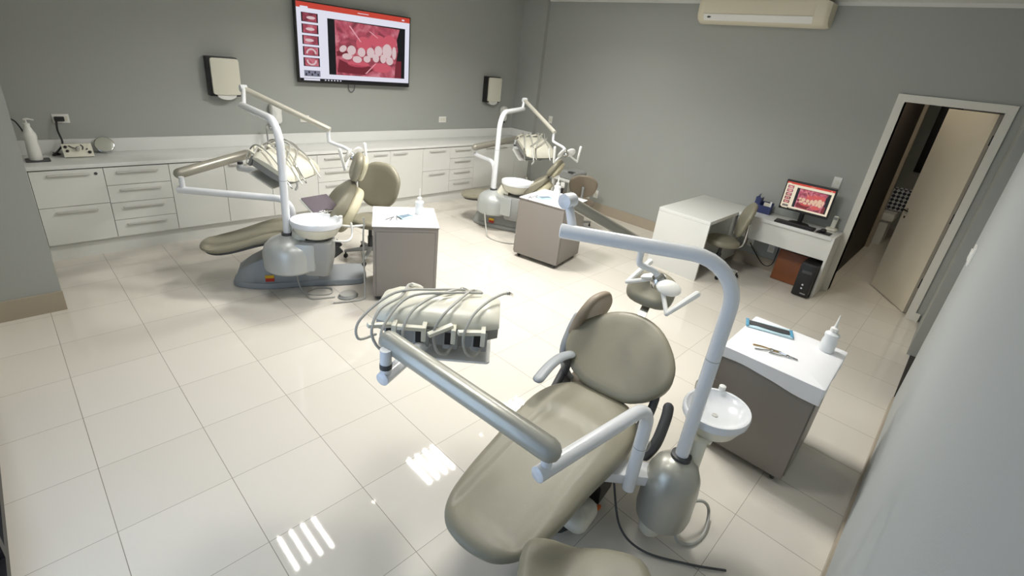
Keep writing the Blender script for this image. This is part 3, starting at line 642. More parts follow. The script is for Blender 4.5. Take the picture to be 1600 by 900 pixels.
    def sec(x, k):
        pr = [(-0.166, 0.018), (-0.16, 0.05), (-0.13, 0.08), (-0.02, 0.1), (0.09, 0.09), (0.145, 0.062), (0.17, 0.02)]
        return [T @ Vector((x, y * k * hk, 0.018 + (z - 0.018) * (2.2 * k - 1.2))) for y, z in pr]
    m = MB(); m.rings([sec(-w / 2, 0.8), sec(-w / 2 + 0.012, 0.86), sec(-w / 2 + 0.075, 0.99), sec(-w / 2 + 0.095, 1), sec(w / 2 - 0.095, 1), sec(w / 2 - 0.075, 0.99), sec(w / 2 - 0.012, 0.86), sec(w / 2, 0.8)]); hd_ = sub(m, 'instrument_head', 'cream', P, 'cream top of the instrument head')
    def sec2(x, k, b):
        pr = [(-0.162, 0.017), (0.166, 0.017), (0.15, -0.03), (0.05, -0.05 - b), (-0.145, -0.05 - b)]
        return [T @ Vector((x, y * k * hk, z)) for y, z in pr]
    m = MB(); m.rings([sec2(-w / 2 + 0.003, 0.8, -0.005), sec2(-w / 2 + 0.06, 0.97, 0), sec2(-w / 2 + 0.14, 1, 0.045), sec2(w / 2 - 0.14, 1, 0.045), sec2(w / 2 - 0.06, 0.97, 0), sec2(w / 2 - 0.003, 0.8, -0.005)]); sub(m, 'head_underside', 'greyp', hd_)
    for k in range(4):
        x = (-0.21 + k * 0.14) * wh
        yb = -0.165 * hk
        m = MB(); m.m('greyp').box(T @ Vector((x, yb + 0.004, -0.045)), (0.075, 0.03, 0.1), Rh, 0.006); m.m('dark').box(T @ Vector((x - 0.008, yb - 0.012, -0.035)), (0.04, 0.004, 0.065), Rh); sub(m, 'hose_socket', None, hd_)
        m = MB(); m.box(T @ Vector((x - 0.045, yb - 0.055, 0.035)), (0.125, 0.028, 0.02), Rh @ Matrix.Rotation(R((34, 8, 30, 22)[k]), 4, 'Z') @ Matrix.Rotation(R((12, 4, -12, 8)[k]), 4, 'Y'), 0.004); m.box(T @ Vector((x + 0.015, yb - 0.02, 0.03)), (0.022, 0.075, 0.02), Rh, 0.004)
        m.box(T @ Vector((x + 0.015, yb - 0.05, 0.0)), (0.022, 0.014, 0.075), Rh, 0.004); sub(m, 'hose_holder', 'cream', hd_)
        j = [random.uniform(-0.02, 0.02) for _ in range(8)]; sh = (0.05, 0.17, 0.1, 0.13)[k]
        m = MB(); m.tube([T @ Vector(v) for v in ((x + 0.01, yb, -0.075), (x - 0.01, yb - 0.045, -0.11 + j[0]), (x - 0.055, yb - 0.085, -0.06), (x - 0.075, yb - 0.08 + j[1], 0.03), (x - 0.05 + j[2], yb - 0.02, 0.10), (x + 0.02, -0.07 * hk, 0.125 + j[4] * 0.5), (x + sh * 0.7, 0.04 * hk, 0.12 + j[6] * 0.3), (x + sh, 0.11 * hk, 0.095))], 0.007, 8, 5, 'round'); hs = sub(m, 'hose', 'hose', hd_)
        m = MB(); m.tube([T @ Vector((x + sh - 0.005, 0.09 * hk, 0.105)), T @ Vector((x + sh + 0.02, 0.15 * hk, 0.07)), T @ Vector((x + sh + 0.03, 0.215 * hk, 0.03))], [0.011, 0.007], 8, 3, 'round'); sub(m, 'handpiece', 'chrome' if k % 2 else 'whitep', hd_)
    for q in (((-0.29, -0.17, -0.05), (-0.35, -0.25, -0.03), (-0.35, -0.21, 0.05), (-0.22, -0.06, 0.128), (-0.02, 0.03, 0.12), (0.11, 0.08, 0.108)), ((-0.15, -0.17, -0.07), (-0.2, -0.27, -0.06), (-0.24, -0.26, 0.03), (-0.15, -0.1, 0.13), (0.06, 0.0, 0.125), (0.2, 0.05, 0.113))):
        m = MB(); m.tube([T @ Vector((x * wh, y * hk, z)) for x, y, z in q], 0.0065, 8, 6, 'round'); sub(m, 'hose', 'hose', hd_)
    m = MB(); m.cushion(rrect(0.42, 0.27, 0.02), 0.012, 0.004, lambda x, y, w_: T @ Vector((x + 0.06, y - 0.05, -0.16 + w_)), 0, 2); sub(m, 'tray_shelf', 'whitep', hd_)
    m = MB(); q = T @ Vector((0.14, 0.19, -0.01)); m.tube([q, q - Z * 0.05 + U * 0.02, q - Z * 0.09], 0.012, 8, 4, 'round'); sub(m, 'tray_handle', 'whitep', hd_)
    # ---- cuspidor
    cx_, cy_, cz = cusp; ca_ = math.atan2(cy_ - py, cx_ - px)
    T = Matrix.Translation((cx_, cy_, cz)) @ Matrix.Rotation(ca_, 4, 'Z')
    k = 1.22 if near else 1.45
    prof = [(0.0, -0.03), (0.05, -0.03), (0.09, -0.02), (0.12, 0.0), (0.128, 0.012), (0.137, 0.014), (0.141, 0.006), (0.139, -0.018), (0.137, -0.02)]
    m = MB(); m.lathe([(r * k, z * k) for r, z in prof], T=T, seg=36, sx=1.08, sy=0.93, cap1=False); cu = sub(m, 'cuspidor_bowl', 'white', P)
    m = MB(); m.lathe([(0.02 * k, -0.11 * k), (0.06 * k, -0.105 * k), (0.105 * k, -0.08 * k), (0.134 * k, -0.022 * k), (0.128 * k, -0.03 * k), (0.10 * k, -0.036 * k), (0.02 * k, -0.036 * k)], T=T, seg=36, sx=1.08, sy=0.93)
    e = T @ Vector((-0.06 * k, 0, -0.105 * k)); 
    m.tube([e, e * 0.6 + Vector((px, py, cz - 0.1)) * 0.4, Vector((px, py, zb - 0.1)) + (T.to_3x3() @ Vector((0.09, 0, 0)))], 0.05 * k, 16); sub(m, 'bowl_support', 'cream', cu, 'cream body under the bowl')
    m = MB(); m.lathe([(0.0, 0), (0.016, 0), (0.014, 0.005), (0, 0.005)], T=T @ Matrix.Translation((0, 0, -0.03 * k))); sub(m, 'drain', 'handle', cu)
    m = MB(); b_ = T @ Vector((0.06, 0.135 * k, 0)); c_ = T @ Vector((0.12 * k, 0.07, 0.0))
    m.tube([b_, b_ + Z * 0.05, b_ + Z * 0.065 + (Vector((cx_, cy_, 0)) - Vector((b_.x, b_.y, 0))) * 0.3], 0.007, 8, 4); sub(m, 'water_spout', 'chrome', cu)
    m = MB(); m.tube([c_ - Z * 0.02 + U * 0.02, c_ + Z * 0.04 + U * 0.02], 0.018, 12, caps='soft'); sub(m, 'cup_filler', 'whitep', cu)
    return dict(L=L, root=root, U=U, N=N)
near = dental_chair('large olive dental chair nearest the camera, thick silver arm crossing it', (1.095, -2.325), 8, 45, 0.48, 0.43, (2.06, -2.74), 0.52,
    (1.657, -2.076), (1.72, -2.05), (2.345, -2.152), (2.47, -2.22), (1.86, -2.6), (1.125, -2.533), (1.153, -2.55), (1.018, -1.721), (0.972, -1.768),
    (1.40, -1.60, 1.02), -45, 0, (2.28, -2.775, 0.72), True)
left = dental_chair('dental chair at the left in front of the white cabinets, back raised steeply', (1.17, 1.45), -25, 58, 0.57, 0.43, (1.62, 0.84), 0.62,
    (1.666, 1.774), (1.80, 2.09), (2.358, 1.445), (2.464, 1.242), (1.76, 1.05), (1.038, 1.723), (1.087, 1.813), (1.76, 2.085), (1.69, 2.084),
    (1.96, 1.58, 1.04), 215, -27, (1.82, 0.69, 0.75), False, wk=0.9, legk=0.78, ltilt=62, hk=1.35, bk_=0.94, lthick=0.08, sht=0.1)
far = dental_chair('farthest dental chair, near the room corner, behind a taupe trolley', (4.62, 1.86), -63, 44, 0.48, 0.42, (4.67, 1.37), 0.56,
    (5.551, 1.787), (5.57, 1.80), (5.243, 0.891), (5.19, 0.63), (4.9, 1.62), (5.009, 2.179), (4.944, 2.12), (5.875, 2.176), (5.8, 2.1),
    (5.66, 1.55, 1.03), 165, -28, (4.80, 1.06, 0.72), False, legk=0.5, wk=0.9, ltilt=50, bcol='greyp', hk=1.35, bk_=0.92, lthick=0.08, wh=0.86, sht=0.1)
# fixed details of the near chair: floor hose and cable
m = MB(); m.tube([(1.86, -2.52, 0.3), (1.84, -2.62, 0.08), (1.86, -2.76, 0.02), (1.98, -2.95, 0.012), (2.1, -3.1, 0.012)], 0.006, 8, 8); sub(m, 'supply_hose', 'dgrey', near['root'])
m = MB(); m.tube([(2.14, -2.79, 0.16), (2.28, -2.85, 0.14), (2.35, -2.89, 0.05), (2.22, -2.93, 0.012), (2.1, -2.91, 0.012), (2.05, -2.85, 0.03), (2.06, -2.8, 0.13)], 0.009, 8, 8); sub(m, 'drain_hose', 'hose', near['root'])
m = MB(); m.cushion(smooth2(rrect(0.22, 0.15, 0.06)), 0.09, 0.045, lambda x, y, w: near['L'](0.60 + x, -0.20 + y, 0.062 + w), 0.01); sub(m, 'foot_control', 'cream', near['root'])
m = MB(); m.box(near['L'](0.70, -0.262, 0.11), (0.03, 0.02, 0.02), None, 0.004); sub(m, 'indicator', 'orange', near['root'])
m = MB(); m.rings([[near['L'](u, n, z) for u, n in ((u0, -0.24), (u1, -0.24), (u1, 0.1), (u0, 0.1))] for u0, u1, z in ((0.76, 0.92, 0.06), (0.74, 0.95, 0.2), (0.62, 1.02, 0.34))]); sub(m, 'base_column', 'dark', near['root'])
m = MB(); m.tube([(2.05, -2.57, 0.4), (2.10, -2.59, 0.47), (2.20, -2.57, 0.56), (2.25, -2.55, 0.6)], 0.029, 12, 5, 'round'); sub(m, 'side_armrest', 'dgrey', near['root'])
m = MB(); m.tube([(1.98, -2.54, 0.52), (1.98, -2.60, 0.52)], 0.03, 14, caps='soft'); sub(m, 'lock_knob', 'greyp', near['root'])
# left chair: viewer panel, suction arm and hoses
L1 = left['root']
T = Matrix.Translation((2.0, 0.985, 0.805)) @ Matrix.Rotation(R(8), 4, 'Z') @ Matrix.Rotation(R(24), 4, 'X')
m = MB(); m.m('glass').box(T @ Vector((0, 0, 0.006)), (0.27, 0.22, 0.01), T.to_3x3(), 0.003); m.m('whitep').box(T @ Vector((0, 0, -0.008)), (0.285, 0.235, 0.016), T.to_3x3(), 0.004); sub(m, 'film_viewer', None, L1, 'dark tinted viewer panel')
m = MB(); m.tube([(2.02, 1.0, 0.785), (2.1, 1.0, 0.74), (2.14, 1.02, 0.62)], 0.013, 8, 4); sub(m, 'viewer_arm', 'greyp', L1)
m = MB(); m.tube([(1.9, 0.62, 0.58), (2.03, 0.55, 0.57), (2.11, 0.6, 0.60), (2.12, 0.63, 0.70)], 0.010, 10, 5, 'round'); m.tube([(2.0, 0.78, 0.66), (2.12, 0.63, 0.67), (2.22, 0.58, 0.68)], 0.012, 10, caps='round'); sa_ = sub(m, 'suction_arm', 'whitep', L1)
m = MB(); m.tube([(2.215, 0.58, 0.76), (2.22, 0.575, 0.7), (2.2, 0.56, 0.6), (2.17, 0.5, 0.3), (2.14, 0.44, 0.05), (2.1, 0.42, 0.012), (2.0, 0.44, 0.011), (1.85, 0.5, 0.011)], 0.008, 8, 8); sub(m, 'suction_hose', 'hose', sa_)
m = MB(); m.tube([(1.7, 0.94, 0.3), (1.71, 0.88, 0.06), (1.75, 0.78, 0.012), (1.9, 0.68, 0.011), (1.97, 0.78, 0.011), (1.86, 0.86, 0.012), (1.74, 0.8, 0.022), (1.73, 0.68, 0.011), (1.86, 0.62, 0.011), (1.92, 0.6, 0.011)], 0.007, 8, 8); sub(m, 'pedal_hose', 'hose', L1)
fp = empty('foot_pedal', 'small round grey foot pedal on the tiles by the left chair', 'pedal', (2.03, 0.56, 0))
m = MB(); m.lathe([(0.0, 0.001), (0.075, 0.001), (0.08, 0.01), (0.07, 0.02)], (2.03, 0.56, 0), sx=1.2); sub(m, 'base_disc', 'greyp', fp)
m = MB(); m.lathe([(0.07, 0.021), (0.065, 0.035), (0.03, 0.045), (0, 0.046)], (2.03, 0.56, 0), sx=1.2); sub(m, 'press_plate', 'hose', fp)
L2 = far['root']
m = MB(); m.tube([(4.45, 1.28, 0.28), (4.42, 1.2, 0.1), (4.35, 1.05, 0.012), (4.4, 0.8, 0.011), (4.62, 0.62, 0.011), (4.85, 0.55, 0.011)], 0.009, 8, 8); sub(m, 'drain_hose', 'hose', L2)
# ================================================================== STOOLS
def stool(name, lab, cat, loc, yaw, zs, col, back, arm, seat='round', frame='greyp', bz=0.16, pad='bluegrey', star=0.27, lean=0.1):
    x0, y0 = loc; a = R(yaw); root = empty(name, lab, cat, (x0, y0, 0), 'wheeled clinic stools')
    U = Vector((math.cos(a), math.sin(a), 0)); N = Vector((-math.sin(a), math.cos(a), 0))
    def L(u, n, z): return Vector((x0, y0, z)) + U * u + N * n
    if seat == 'round': so = smooth2([(0.2, 0), (0.17, 0.13), (0.06, 0.205), (-0.08, 0.2), (-0.18, 0.12), (-0.2, 0), (-0.18, -0.12), (-0.08, -0.2), (0.06, -0.205), (0.17, -0.13)], 3); f = lambda u, n: 0
    else: so = smooth2([(0.235, 0), (0.232, 0.12), (0.195, 0.215), (0.08, 0.245), (-0.1, 0.24), (-0.2, 0.19), (-0.23, 0), (-0.2, -0.19), (-0.1, -0.24), (0.08, -0.245), (0.195, -0.215), (0.232, -0.12)], 3); f = lambda u, n: 0.022 * (n / 0.2) ** 2 - 0.022 * math.exp(-((n - 0.09 + u * 0.25) / 0.055) ** 2) - 0.015 * (u / 0.2) ** 2
    m = MB(); m.cushion(so, 0.085, 0.05, lambda u, n, w: L(u, n, zs - 0.085 + w + f(u, n) * (1 if w > 0.05 else 0.6)), 0.01, 7); sub(m, 'seat', col, root)
    m = MB(); m.lathe([(0.0, zs - 0.1), (0.12, zs - 0.1), (0.12, zs - 0.082), (0, zs - 0.082)], (x0, y0, 0)); m.tube([L(0, 0, zs - 0.1), L(0, 0, 0.24)], 0.022, 14); m.tube([L(0, 0, 0.26), L(0, 0, 0.1)], 0.03, 14); sub(m, 'gas_column', 'dgrey', root)
    m = MB()
    ends = []
    for k in range(5):
        b = R(72 * k + 20); e = L(star * math.cos(b), star * math.sin(b), 0.085); ends.append(e); m.tube([L(0, 0, 0.115), e], [0.03, 0.016], 8, caps='round')
    sub(m, 'star_base', frame, root)
    for e in ends:
        m = MB(); m.lathe([(0, -0.014), (0.022, -0.014), (0.026, -0.008), (0.026, 0.008), (0.022, 0.014), (0, 0.014)], T=Matrix.Translation((e.x, e.y, 0.027)) @ Matrix.Rotation(a, 4, 'Z') @ Matrix.Rotation(R(90), 4, 'X'), seg=14); m.tube([Vector((e.x, e.y, 0.04)), Vector((e.x, e.y, 0.09))], 0.009, 8); sub(m, 'caster', 'dark', root)
    if back:
        tb, w, h = back
        bo = smooth2([(-w, 0.0), (-w * 0.95, h * 0.25), (-w * 0.5, h * 0.48), (0, h * 0.52), (w * 0.5, h * 0.48), (w * 0.95, h * 0.25), (w, 0), (w * 0.85, -h * 0.3), (w * 0.45, -h * 0.5), (0, -h * 0.52), (-w * 0.45, -h * 0.5), (-w * 0.85, -h * 0.3)], 3)
        zc = zs + bz + h * 0.5
        def mbk(n, z, wd): return L(-tb - 0.02 - lean * (z / h) + 0.0 + wd + 0.45 * n * n, n, zc + z)
        m = MB(); m.cushion(bo, 0.06, 0.035, mbk, -0.008, 5); bb = sub(m, 'backrest', col, root)
        m = MB(); m.tube([L(-0.05, 0, zs - 0.11), L(-tb - 0.03, 0, zs - 0.06), L(-tb - 0.045, 0, zc - h * 0.2), L(-tb - 0.03, 0, zc)], 0.02, 10, 5); sub(m, 'back_post', frame, root)
    if arm:
        for s_ in arm:
            m = MB(); m.tube([L(0.0, s_ * 0.16, zs - 0.1), L(0.0, s_ * 0.27, zs - 0.06), L(-0.04, s_ * 0.285, zs + 0.08), L(-0.08, s_ * 0.28, zs + 0.17)], 0.02, 10, 5); ar = sub(m, 'armrest', 'dgrey', root)
            m = MB(); m.cushion(smooth2(rrect(0.28, 0.06, 0.028)), 0.03, 0.012, lambda u, n, w: L(-0.0 + u, s_ * 0.285 + n, zs + 0.165 + w - 0.25 * u * u), 0.003, 3); sub(m, 'arm_pad', pad, ar)
    return root
stool('stool', 'olive saddle stool cut off by the bottom picture edge', 'stool', (1.07, -2.86), 38, 0.60, 'uph', None, None, 'saddle')
s3 = stool('stool', 'taupe wheeled stool with grey armrest beside the near chair backrest', 'stool', (2.46, -2.03), -92, 0.40, 'uph2', (0.22, 0.17, 0.40), None, bz=0.15, star=0.2, lean=-0.12)
m = MB(); m.tube([(2.56, -1.92, 0.3), (2.35, -1.86, 0.33), (2.2, -1.88, 0.42), (2.19, -1.9, 0.54), (2.15, -1.91, 0.6)], 0.024, 10, 6, 'round'); ar = sub(m, 'armrest', 'dgrey', s3)
m = MB(); m.tube([(2.2, -1.905, 0.61), (2.1, -1.9, 0.635), (1.98, -1.915, 0.63), (1.86, -1.94, 0.595)], 0.034, 12, 6, 'round')
for v in m.bm.verts: v.co.z = 0.62 + (v.co.z - 0.62) * 0.55
sub(m, 'arm_pad', 'bluegrey', ar)
m = MB(); m.tube([(2.40, -1.78, 0.76), (2.345, -1.78, 0.68), (2.275, -1.80, 0.55), (2.30, -1.86, 0.38), (2.42, -1.98, 0.31)], [0.03, 0.024], 10, 5, 'round'); sub(m, 'back_strut', 'bluegrey', s3)
stool('stool', 'olive stool with large rounded backrest behind the left trolley', 'stool', (2.70, 1.28), 205, 0.48, 'uph', (0.2, 0.26, 0.47), None, bz=0.09)
stool('stool', 'brown stool with white arm pad by the right wall behind the far trolley', 'stool', (5.80, 0.69), 38, 0.46, 'uph2', (0.2, 0.2, 0.32), (1,), bz=0.08, pad='whitep')
# desk chair
dcr = stool('desk_chair', 'olive wheeled office chair tucked under the white corner desk', 'chair', (6.12, -1.33), 118, 0.47, 'uph', (0.2, 0.21, 0.42), None, frame='chrome', bz=0.06)
# ================================================================== TROLLEYS
def trolley(lab, c, yaw, w, d, h, cover, lab2):
    root = empty('trolley', lab, 'trolley', (*c, 0), 'taupe instrument trolleys'); T = Matrix.Translation((*c, 0)) @ Matrix.Rotation(R(yaw), 4, 'Z'); Rr = T.to_3x3()
    z0 = 0.055; hz = h - 0.012
    m = MB(); m.box(T @ Vector((0, 0, (z0 + hz) / 2)), (w, d, hz - z0), Rr, 0.003); b = sub(m, 'body', 'taupe', root)
    m = MB(); m.box(T @ Vector((0, 0, hz + 0.006)), (w + 0.012, d + 0.012, 0.012), Rr, 0.003); sub(m, 'top_panel', 'taupe', root)
    m = MB(); m.box(T @ Vector((0, -d / 2 - 0.004, (z0 + hz) / 2 - 0.01)), (w - 0.06, 0.008, hz - z0 - 0.06), Rr, 0.002); sub(m, 'rear_panel', 'taupe', root)
    m = MB(); m.box(T @ Vector((0, -d / 2 - 0.001, (z0 + hz) / 2 - 0.01)), (w - 0.05, 0.004, hz - z0 - 0.05), Rr); sub(m, 'panel_groove', 'gap', root)
    for k in range(3):
        zz = z0 + 0.015 + k * 0.215
        m = MB(); m.box(T @ Vector((0, d / 2 + 0.008, zz + 0.1)), (w - 0.02, 0.016, 0.205), Rr, 0.002); dr = sub(m, 'drawer', 'taupe', root)
        m = MB(); m.box(T @ Vector((0, d / 2 + 0.028, zz + 0.15)), (0.16, 0.012, 0.012), Rr, 0.003); sub(m, 'handle', 'handle', dr)
    for sx in (-1, 1):
        for sy in (-1, 1):
            p = T @ Vector((sx * (w / 2 - 0.05), sy * (d / 2 - 0.05), 0))
            m = MB(); m.lathe([(0, -0.012), (0.02, -0.012), (0.024, -0.006), (0.024, 0.006), (0.02, 0.012), (0, 0.012)], T=Matrix.Translation((p.x, p.y, 0.025)) @ Matrix.Rotation(R(90), 4, 'X'), seg=14); m.box((p.x, p.y, 0.048), (0.04, 0.04, 0.014)); sub(m, 'caster', 'dgrey', root)
    # paper cover
    m = MB(); t = 0.003; ov = cover; nx = 14
    if ov:
        rs = []
        W2, D2 = w / 2 + 0.012, d / 2 + 0.022
        outl = rrect(2 * W2, 2 * D2, 0.012, 3)
        n = len(outl)
        dens = []
        for i in range(n):
            p, q = Vector((*outl[i], 0)), Vector((*outl[(i + 1) % n], 0)); kk = max(1, int((q - p).length / 0.04))
            dens += [p.lerp(q, j / kk) for j in range(kk)]
        for s_, zz in ((0.02, h + 0.003), (0.5, h + 0.003), (0.97, h + 0.003), (1.0, h - 0.002)): rs.append([T @ Vector((p.x * s_, p.y * s_, zz)) for p in dens])
        rs.append([T @ Vector((p.x * (1 + 0.008 * math.sin(p.x * 40 + p.y * 31)), p.y * (1 + 0.008 * math.sin(p.x * 33 + p.y * 44)), h - ov * (0.9 + 0.22 * math.sin(p.x * 9 + p.y * 7)))) for p in dens])
        m.rings(rs, True, False)
        for v in m.bm.verts: pass
    else:
        m.box(T @ Vector((0, 0, h + 0.002)), (w + 0.012, d + 0.012, 0.003), Rr)
    o = m.build('paper_cover', 'paper'); tag(o, lab2, 'cover', 'white paper covers on the trolleys')
    return T
T3 = trolley('taupe trolley at the right with overhanging white paper cover', (3.215, -2.83), 1, 0.60, 0.53, 0.755, 0.10, 'white paper sheet hanging over the edges of the right trolley')
T1 = trolley('taupe trolley left of centre, between the left and near chairs', (2.57, 0.43), -32, 0.585, 0.585, 0.755, 0, 'flat white paper sheet on the trolley by the left chair')
T2 = trolley('taupe trolley in front of the farthest chair', (4.54, 0.2), 11, 0.60, 0.60, 0.755, 0, 'flat white paper sheet on the farthest trolley')
# things on the trolleys
def bottle(T, x, y, lab):
    p = T @ Vector((x, y, 0.7585)); o = empty('squeeze_bottle', lab, 'bottle', p, 'squeeze bottles with thin nozzles')
    m = MB(); m.lathe([(0.0, 0.0), (0.040, 0.0), (0.043, 0.007), (0.043, 0.07), (0.036, 0.092), (0.042, 0.112), (0.041, 0.124), (0.02, 0.14), (0.019, 0.15)], p, seg=20); sub(m, 'body', 'clear', o)
    m = MB(); m.lathe([(0.023, 0.144), (0.023, 0.164), (0.010, 0.173), (0.007, 0.2), (0.003, 0.255), (0, 0.256)], p, seg=14); sub(m, 'nozzle', 'whitep', o)
bottle(T3, 0.20, -0.18, 'clear squeeze bottle on the right trolley'); bottle(T1, 0.14, 0.1, 'clear squeeze bottle on the trolley by the left chair'); bottle(T2, 0.13, 0.04, 'clear squeeze bottle on the farthest trolley')
def pliers(T, x, y, rot, lab, gold=False, k=1.0):
    p = T @ Vector((x, y, 0.7585)); T_ = Matrix.Translation(p) @ Matrix.Rotation(R(rot), 4, 'Z') @ T.to_3x3().to_4x4() @ Matrix.Scale(k, 4)
    o = empty('pliers', lab, 'pliers', p, 'orthodontic pliers')
    for s_ in (-1, 1):
        m = MB(); m.tube([T_ @ Vector(v) for v in ((-0.075, s_ * 0.022, 0.005), (-0.03, s_ * 0.018, 0.006), (0.01, s_ * 0.004, 0.006), (0.03, -s_ * 0.006, 0.006), (0.06, -s_ * 0.002, 0.005))], [0.0045, 0.003], 8, 4, 'round'); sub(m, 'jaw_and_grip', 'gold' if (gold and s_ > 0) else 'chrome', o)
    m = MB(); m.lathe([(0, 0.0), (0.008, 0.001), (0.008, 0.011), (0, 0.012)], T=T_ @ Matrix.Translation((0.014, 0, 0))); sub(m, 'pivot', 'chrome', o)
pliers(T3, -0.13, 0.07, -62, 'gold-handled pliers on the right trolley', True, 1.15); pliers(T3, -0.12, -0.02, -78, 'plain steel pliers on the right trolley, nearer its corner', False, 1.15)
pliers(T1, -0.13, -0.07, 60, 'pliers on the trolley by the left chair, left one', k=0.9); pliers(T1, -0.07, -0.05, 100, 'pliers on the trolley by the left chair, beside the blue pouch', k=0.9)
pliers(T2, -0.23, 0.2, 30, 'pliers on the farthest trolley, nearer its left corner'); pliers(T2, -0.13, 0.18, 10, 'pliers on the farthest trolley, beside the blue pouch')
def pouch(T, x, y, rot, w, d, lab):
    p = T @ Vector((x, y, 0.759)); T_ = Matrix.Translation(p) @ T.to_3x3().to_4x4() @ Matrix.Rotation(R(rot), 4, 'Z')
    o = empty('instrument_pouch', lab, 'pouch', p, 'blue sterile instrument pouches')
    m = MB(); m.cushion(rrect(w, d, 0.008), 0.012, 0.005, lambda a, b, z: T_ @ Vector((a, b, z + 0.004 * math.sin(a * 60) * (1 if z > .006 else 0))), 0.001, 4); sub(m, 'wrap', 'lblue', o)
    m = MB(); m.box(T_ @ Vector((0, 0, 0.0155)), (w * 0.86, d * 0.56, 0.004), T_.to_3x3(), 0.001); sub(m, 'tray', 'slate' if w < 0.2 else 'dgrey', o)
    for s_ in (-1, 1):
        m = MB(); m.box(T_ @ Vector((s_ * w * 0.47, 0, 0.013)), (w * 0.07, d * 0.96, 0.008), T_.to_3x3(), 0.002); sub(m, 'sealed_end', 'blue' if w > 0.2 else 'lblue', o)
pouch(T3, 0.165, 0.16, -72, 0.29, 0.115, 'blue and white sealed pouch on the right trolley')
pouch(T1, -0.0, -0.02, 32, 0.13, 0.1, 'small blue pouch on the trolley by the left chair'); pouch(T2, -0.1, 0.08, -30, 0.16, 0.1, 'small blue pouch on the farthest trolley')
# ================================================================== DESKS
dk = empty('desk', 'thick white waterfall desk standing out from the right wall', 'desk', (5.6, -1.0, 0))
m = MB(); m.span((5.57, -1.32, 0.715), (XW - 0.003, -0.66, 0.76), 0.002); sub(m, 'desktop', 'wtop', dk)
m = MB(); m.span((5.57, -1.32, 0.0), (5.60, -0.66, 0.714), 0.001); sub(m, 'side_panel', 'wgloss', dk)
m = MB(); m.span((5.602, -0.72, 0.05), (XW - 0.02, -0.70, 0.713)); sub(m, 'modesty_panel', 'wgloss', dk)
m = MB(); m.span((6.35, -1.30, 0.08), (6.84, -0.74, 0.713), 0.002); pe = sub(m, 'pedestal', 'wgloss', dk)
ds = empty('wall_desk', 'narrow white desk along the right wall under the monitor', 'desk', (6.6, -1.9, 0))
m = MB(); m.span((6.43, -2.39, 0.72), (XW - 0.003, -1.322, 0.76), 0.002); sub(m, 'desktop', 'wtop', ds)
m = MB(); m.span((6.43, -2.42, 0.0), (XW - 0.02, -2.392, 0.76), 0.002); sub(m, 'side_panel', 'wgloss', ds)
m = MB(); m.span((6.45, -2.39, 0.47), (6.47, -1.325, 0.718)); sub(m, 'apron', 'wgloss', ds)
wb = MB(); wb.box((6.66, -2.04, 0.2), (0.02, 0.34, 0.39), (0, R(6), 0), 0.002)
tag(wb.build('wooden_board', 'wood'), 'brown wooden board leaning under the wall desk beside the computer', 'board')
pc = empty('computer_tower', 'black desktop computer tower on the floor under the desk end', 'computer', (6.5, -2.3, 0))
m = MB(); m.span((6.32, -2.385, 0.012), (6.72, -2.21, 0.41), 0.006); sub(m, 'case', 'dark', pc)
m = MB(); m.span((6.312, -2.38, 0.02), (6.321, -2.215, 0.405), 0.003); fpn = sub(m, 'front_panel', 'dark', pc)
m = MB(); m.span((6.309, -2.35, 0.3), (6.313, -2.245, 0.335)); sub(m, 'drive_bay', 'dgrey', pc)
for y, z in ((-2.3, 0.16), (-2.3, 0.115)):
    m = MB(); m.lathe([(0, 0), (0.011, 0), (0.011, 0.004), (0, 0.004)], T=Matrix.Translation((6.312, y, z)) @ Matrix.Rotation(R(-90), 4, 'Y'), seg=14); sub(m, 'button', 'chrome', pc)
m = MB(); m.span((6.310, -2.36, 0.045), (6.313, -2.30, 0.058)); sub(m, 'badge', 'greyp', pc)
m = MB()
for y in (-2.36, -2.235):
    m.span((6.36, y - 0.01, 0.0), (6.68, y + 0.01, 0.012))
sub(m, 'feet_strip', 'dark', pc)
mo = empty('monitor', 'black computer monitor showing teeth on the wall desk', 'monitor', (6.66, -1.96, 0.76))
tl = R(-0.0); MX, y0m, y1m, z0m, z1m = 6.65, -1.70, -2.225, 0.915, 1.245
m = MB(); m.span((MX, y1m - 0.01, z0m - 0.018), (MX + 0.05, y0m + 0.01, z1m + 0.012), 0.006); sub(m, 'casing', 'dark', mo)
screen(mo, (MX - 0.0005, y0m - 0.004, z0m + 0.002), (0, -1, 0), (0, 0, 1), (-1, 0, 0), 0.517, 0.32, 1.0, True, 14)
m = MB(); m.tube([(MX + 0.055, -1.96, 0.775), (MX + 0.055, -1.96, 1.05)], 0.028, 14); m.box((MX + 0.04, -1.96, 1.02), (0.05, 0.1, 0.1)); m.lathe([(0, 0.7605), (0.115, 0.7605), (0.11, 0.772), (0.03, 0.785), (0, 0.785)], (MX + 0.035, -1.96, 0), sx=0.75); sub(m, 'stand', 'dark', mo)
kb = empty('keyboard', 'long black keyboard in front of the monitor', 'keyboard', (6.5, -1.97, 0.76))
m = MB(); m.box((6.52, -1.96, 0.772), (0.13, 0.44, 0.02), (0, R(-4), R(2)), 0.004); sub(m, 'case', 'dark', kb)
m = MB()
for r_ in range(4):
    for c_ in range(15): m.box((6.475 + r_ * 0.028, -1.775 - c_ * 0.0265, 0.783 - 0.002 * (1.5 - r_) * -1), (0.02, 0.02, 0.005), (0, R(-4), 0))
sub(m, 'keys', 'dgrey', kb)
mp = empty('mousepad', 'small black mouse mat right of the keyboard', 'mouse mat', (6.55, -2.27, 0.76))
sub(MB().box((6.56, -2.275, 0.7625), (0.16, 0.15, 0.004), None, 0.001), 'mat', 'dark', mp)
ms = empty('computer_mouse', 'black computer mouse on the mat at the right desk end', 'mouse', (6.58, -2.25, 0.765))
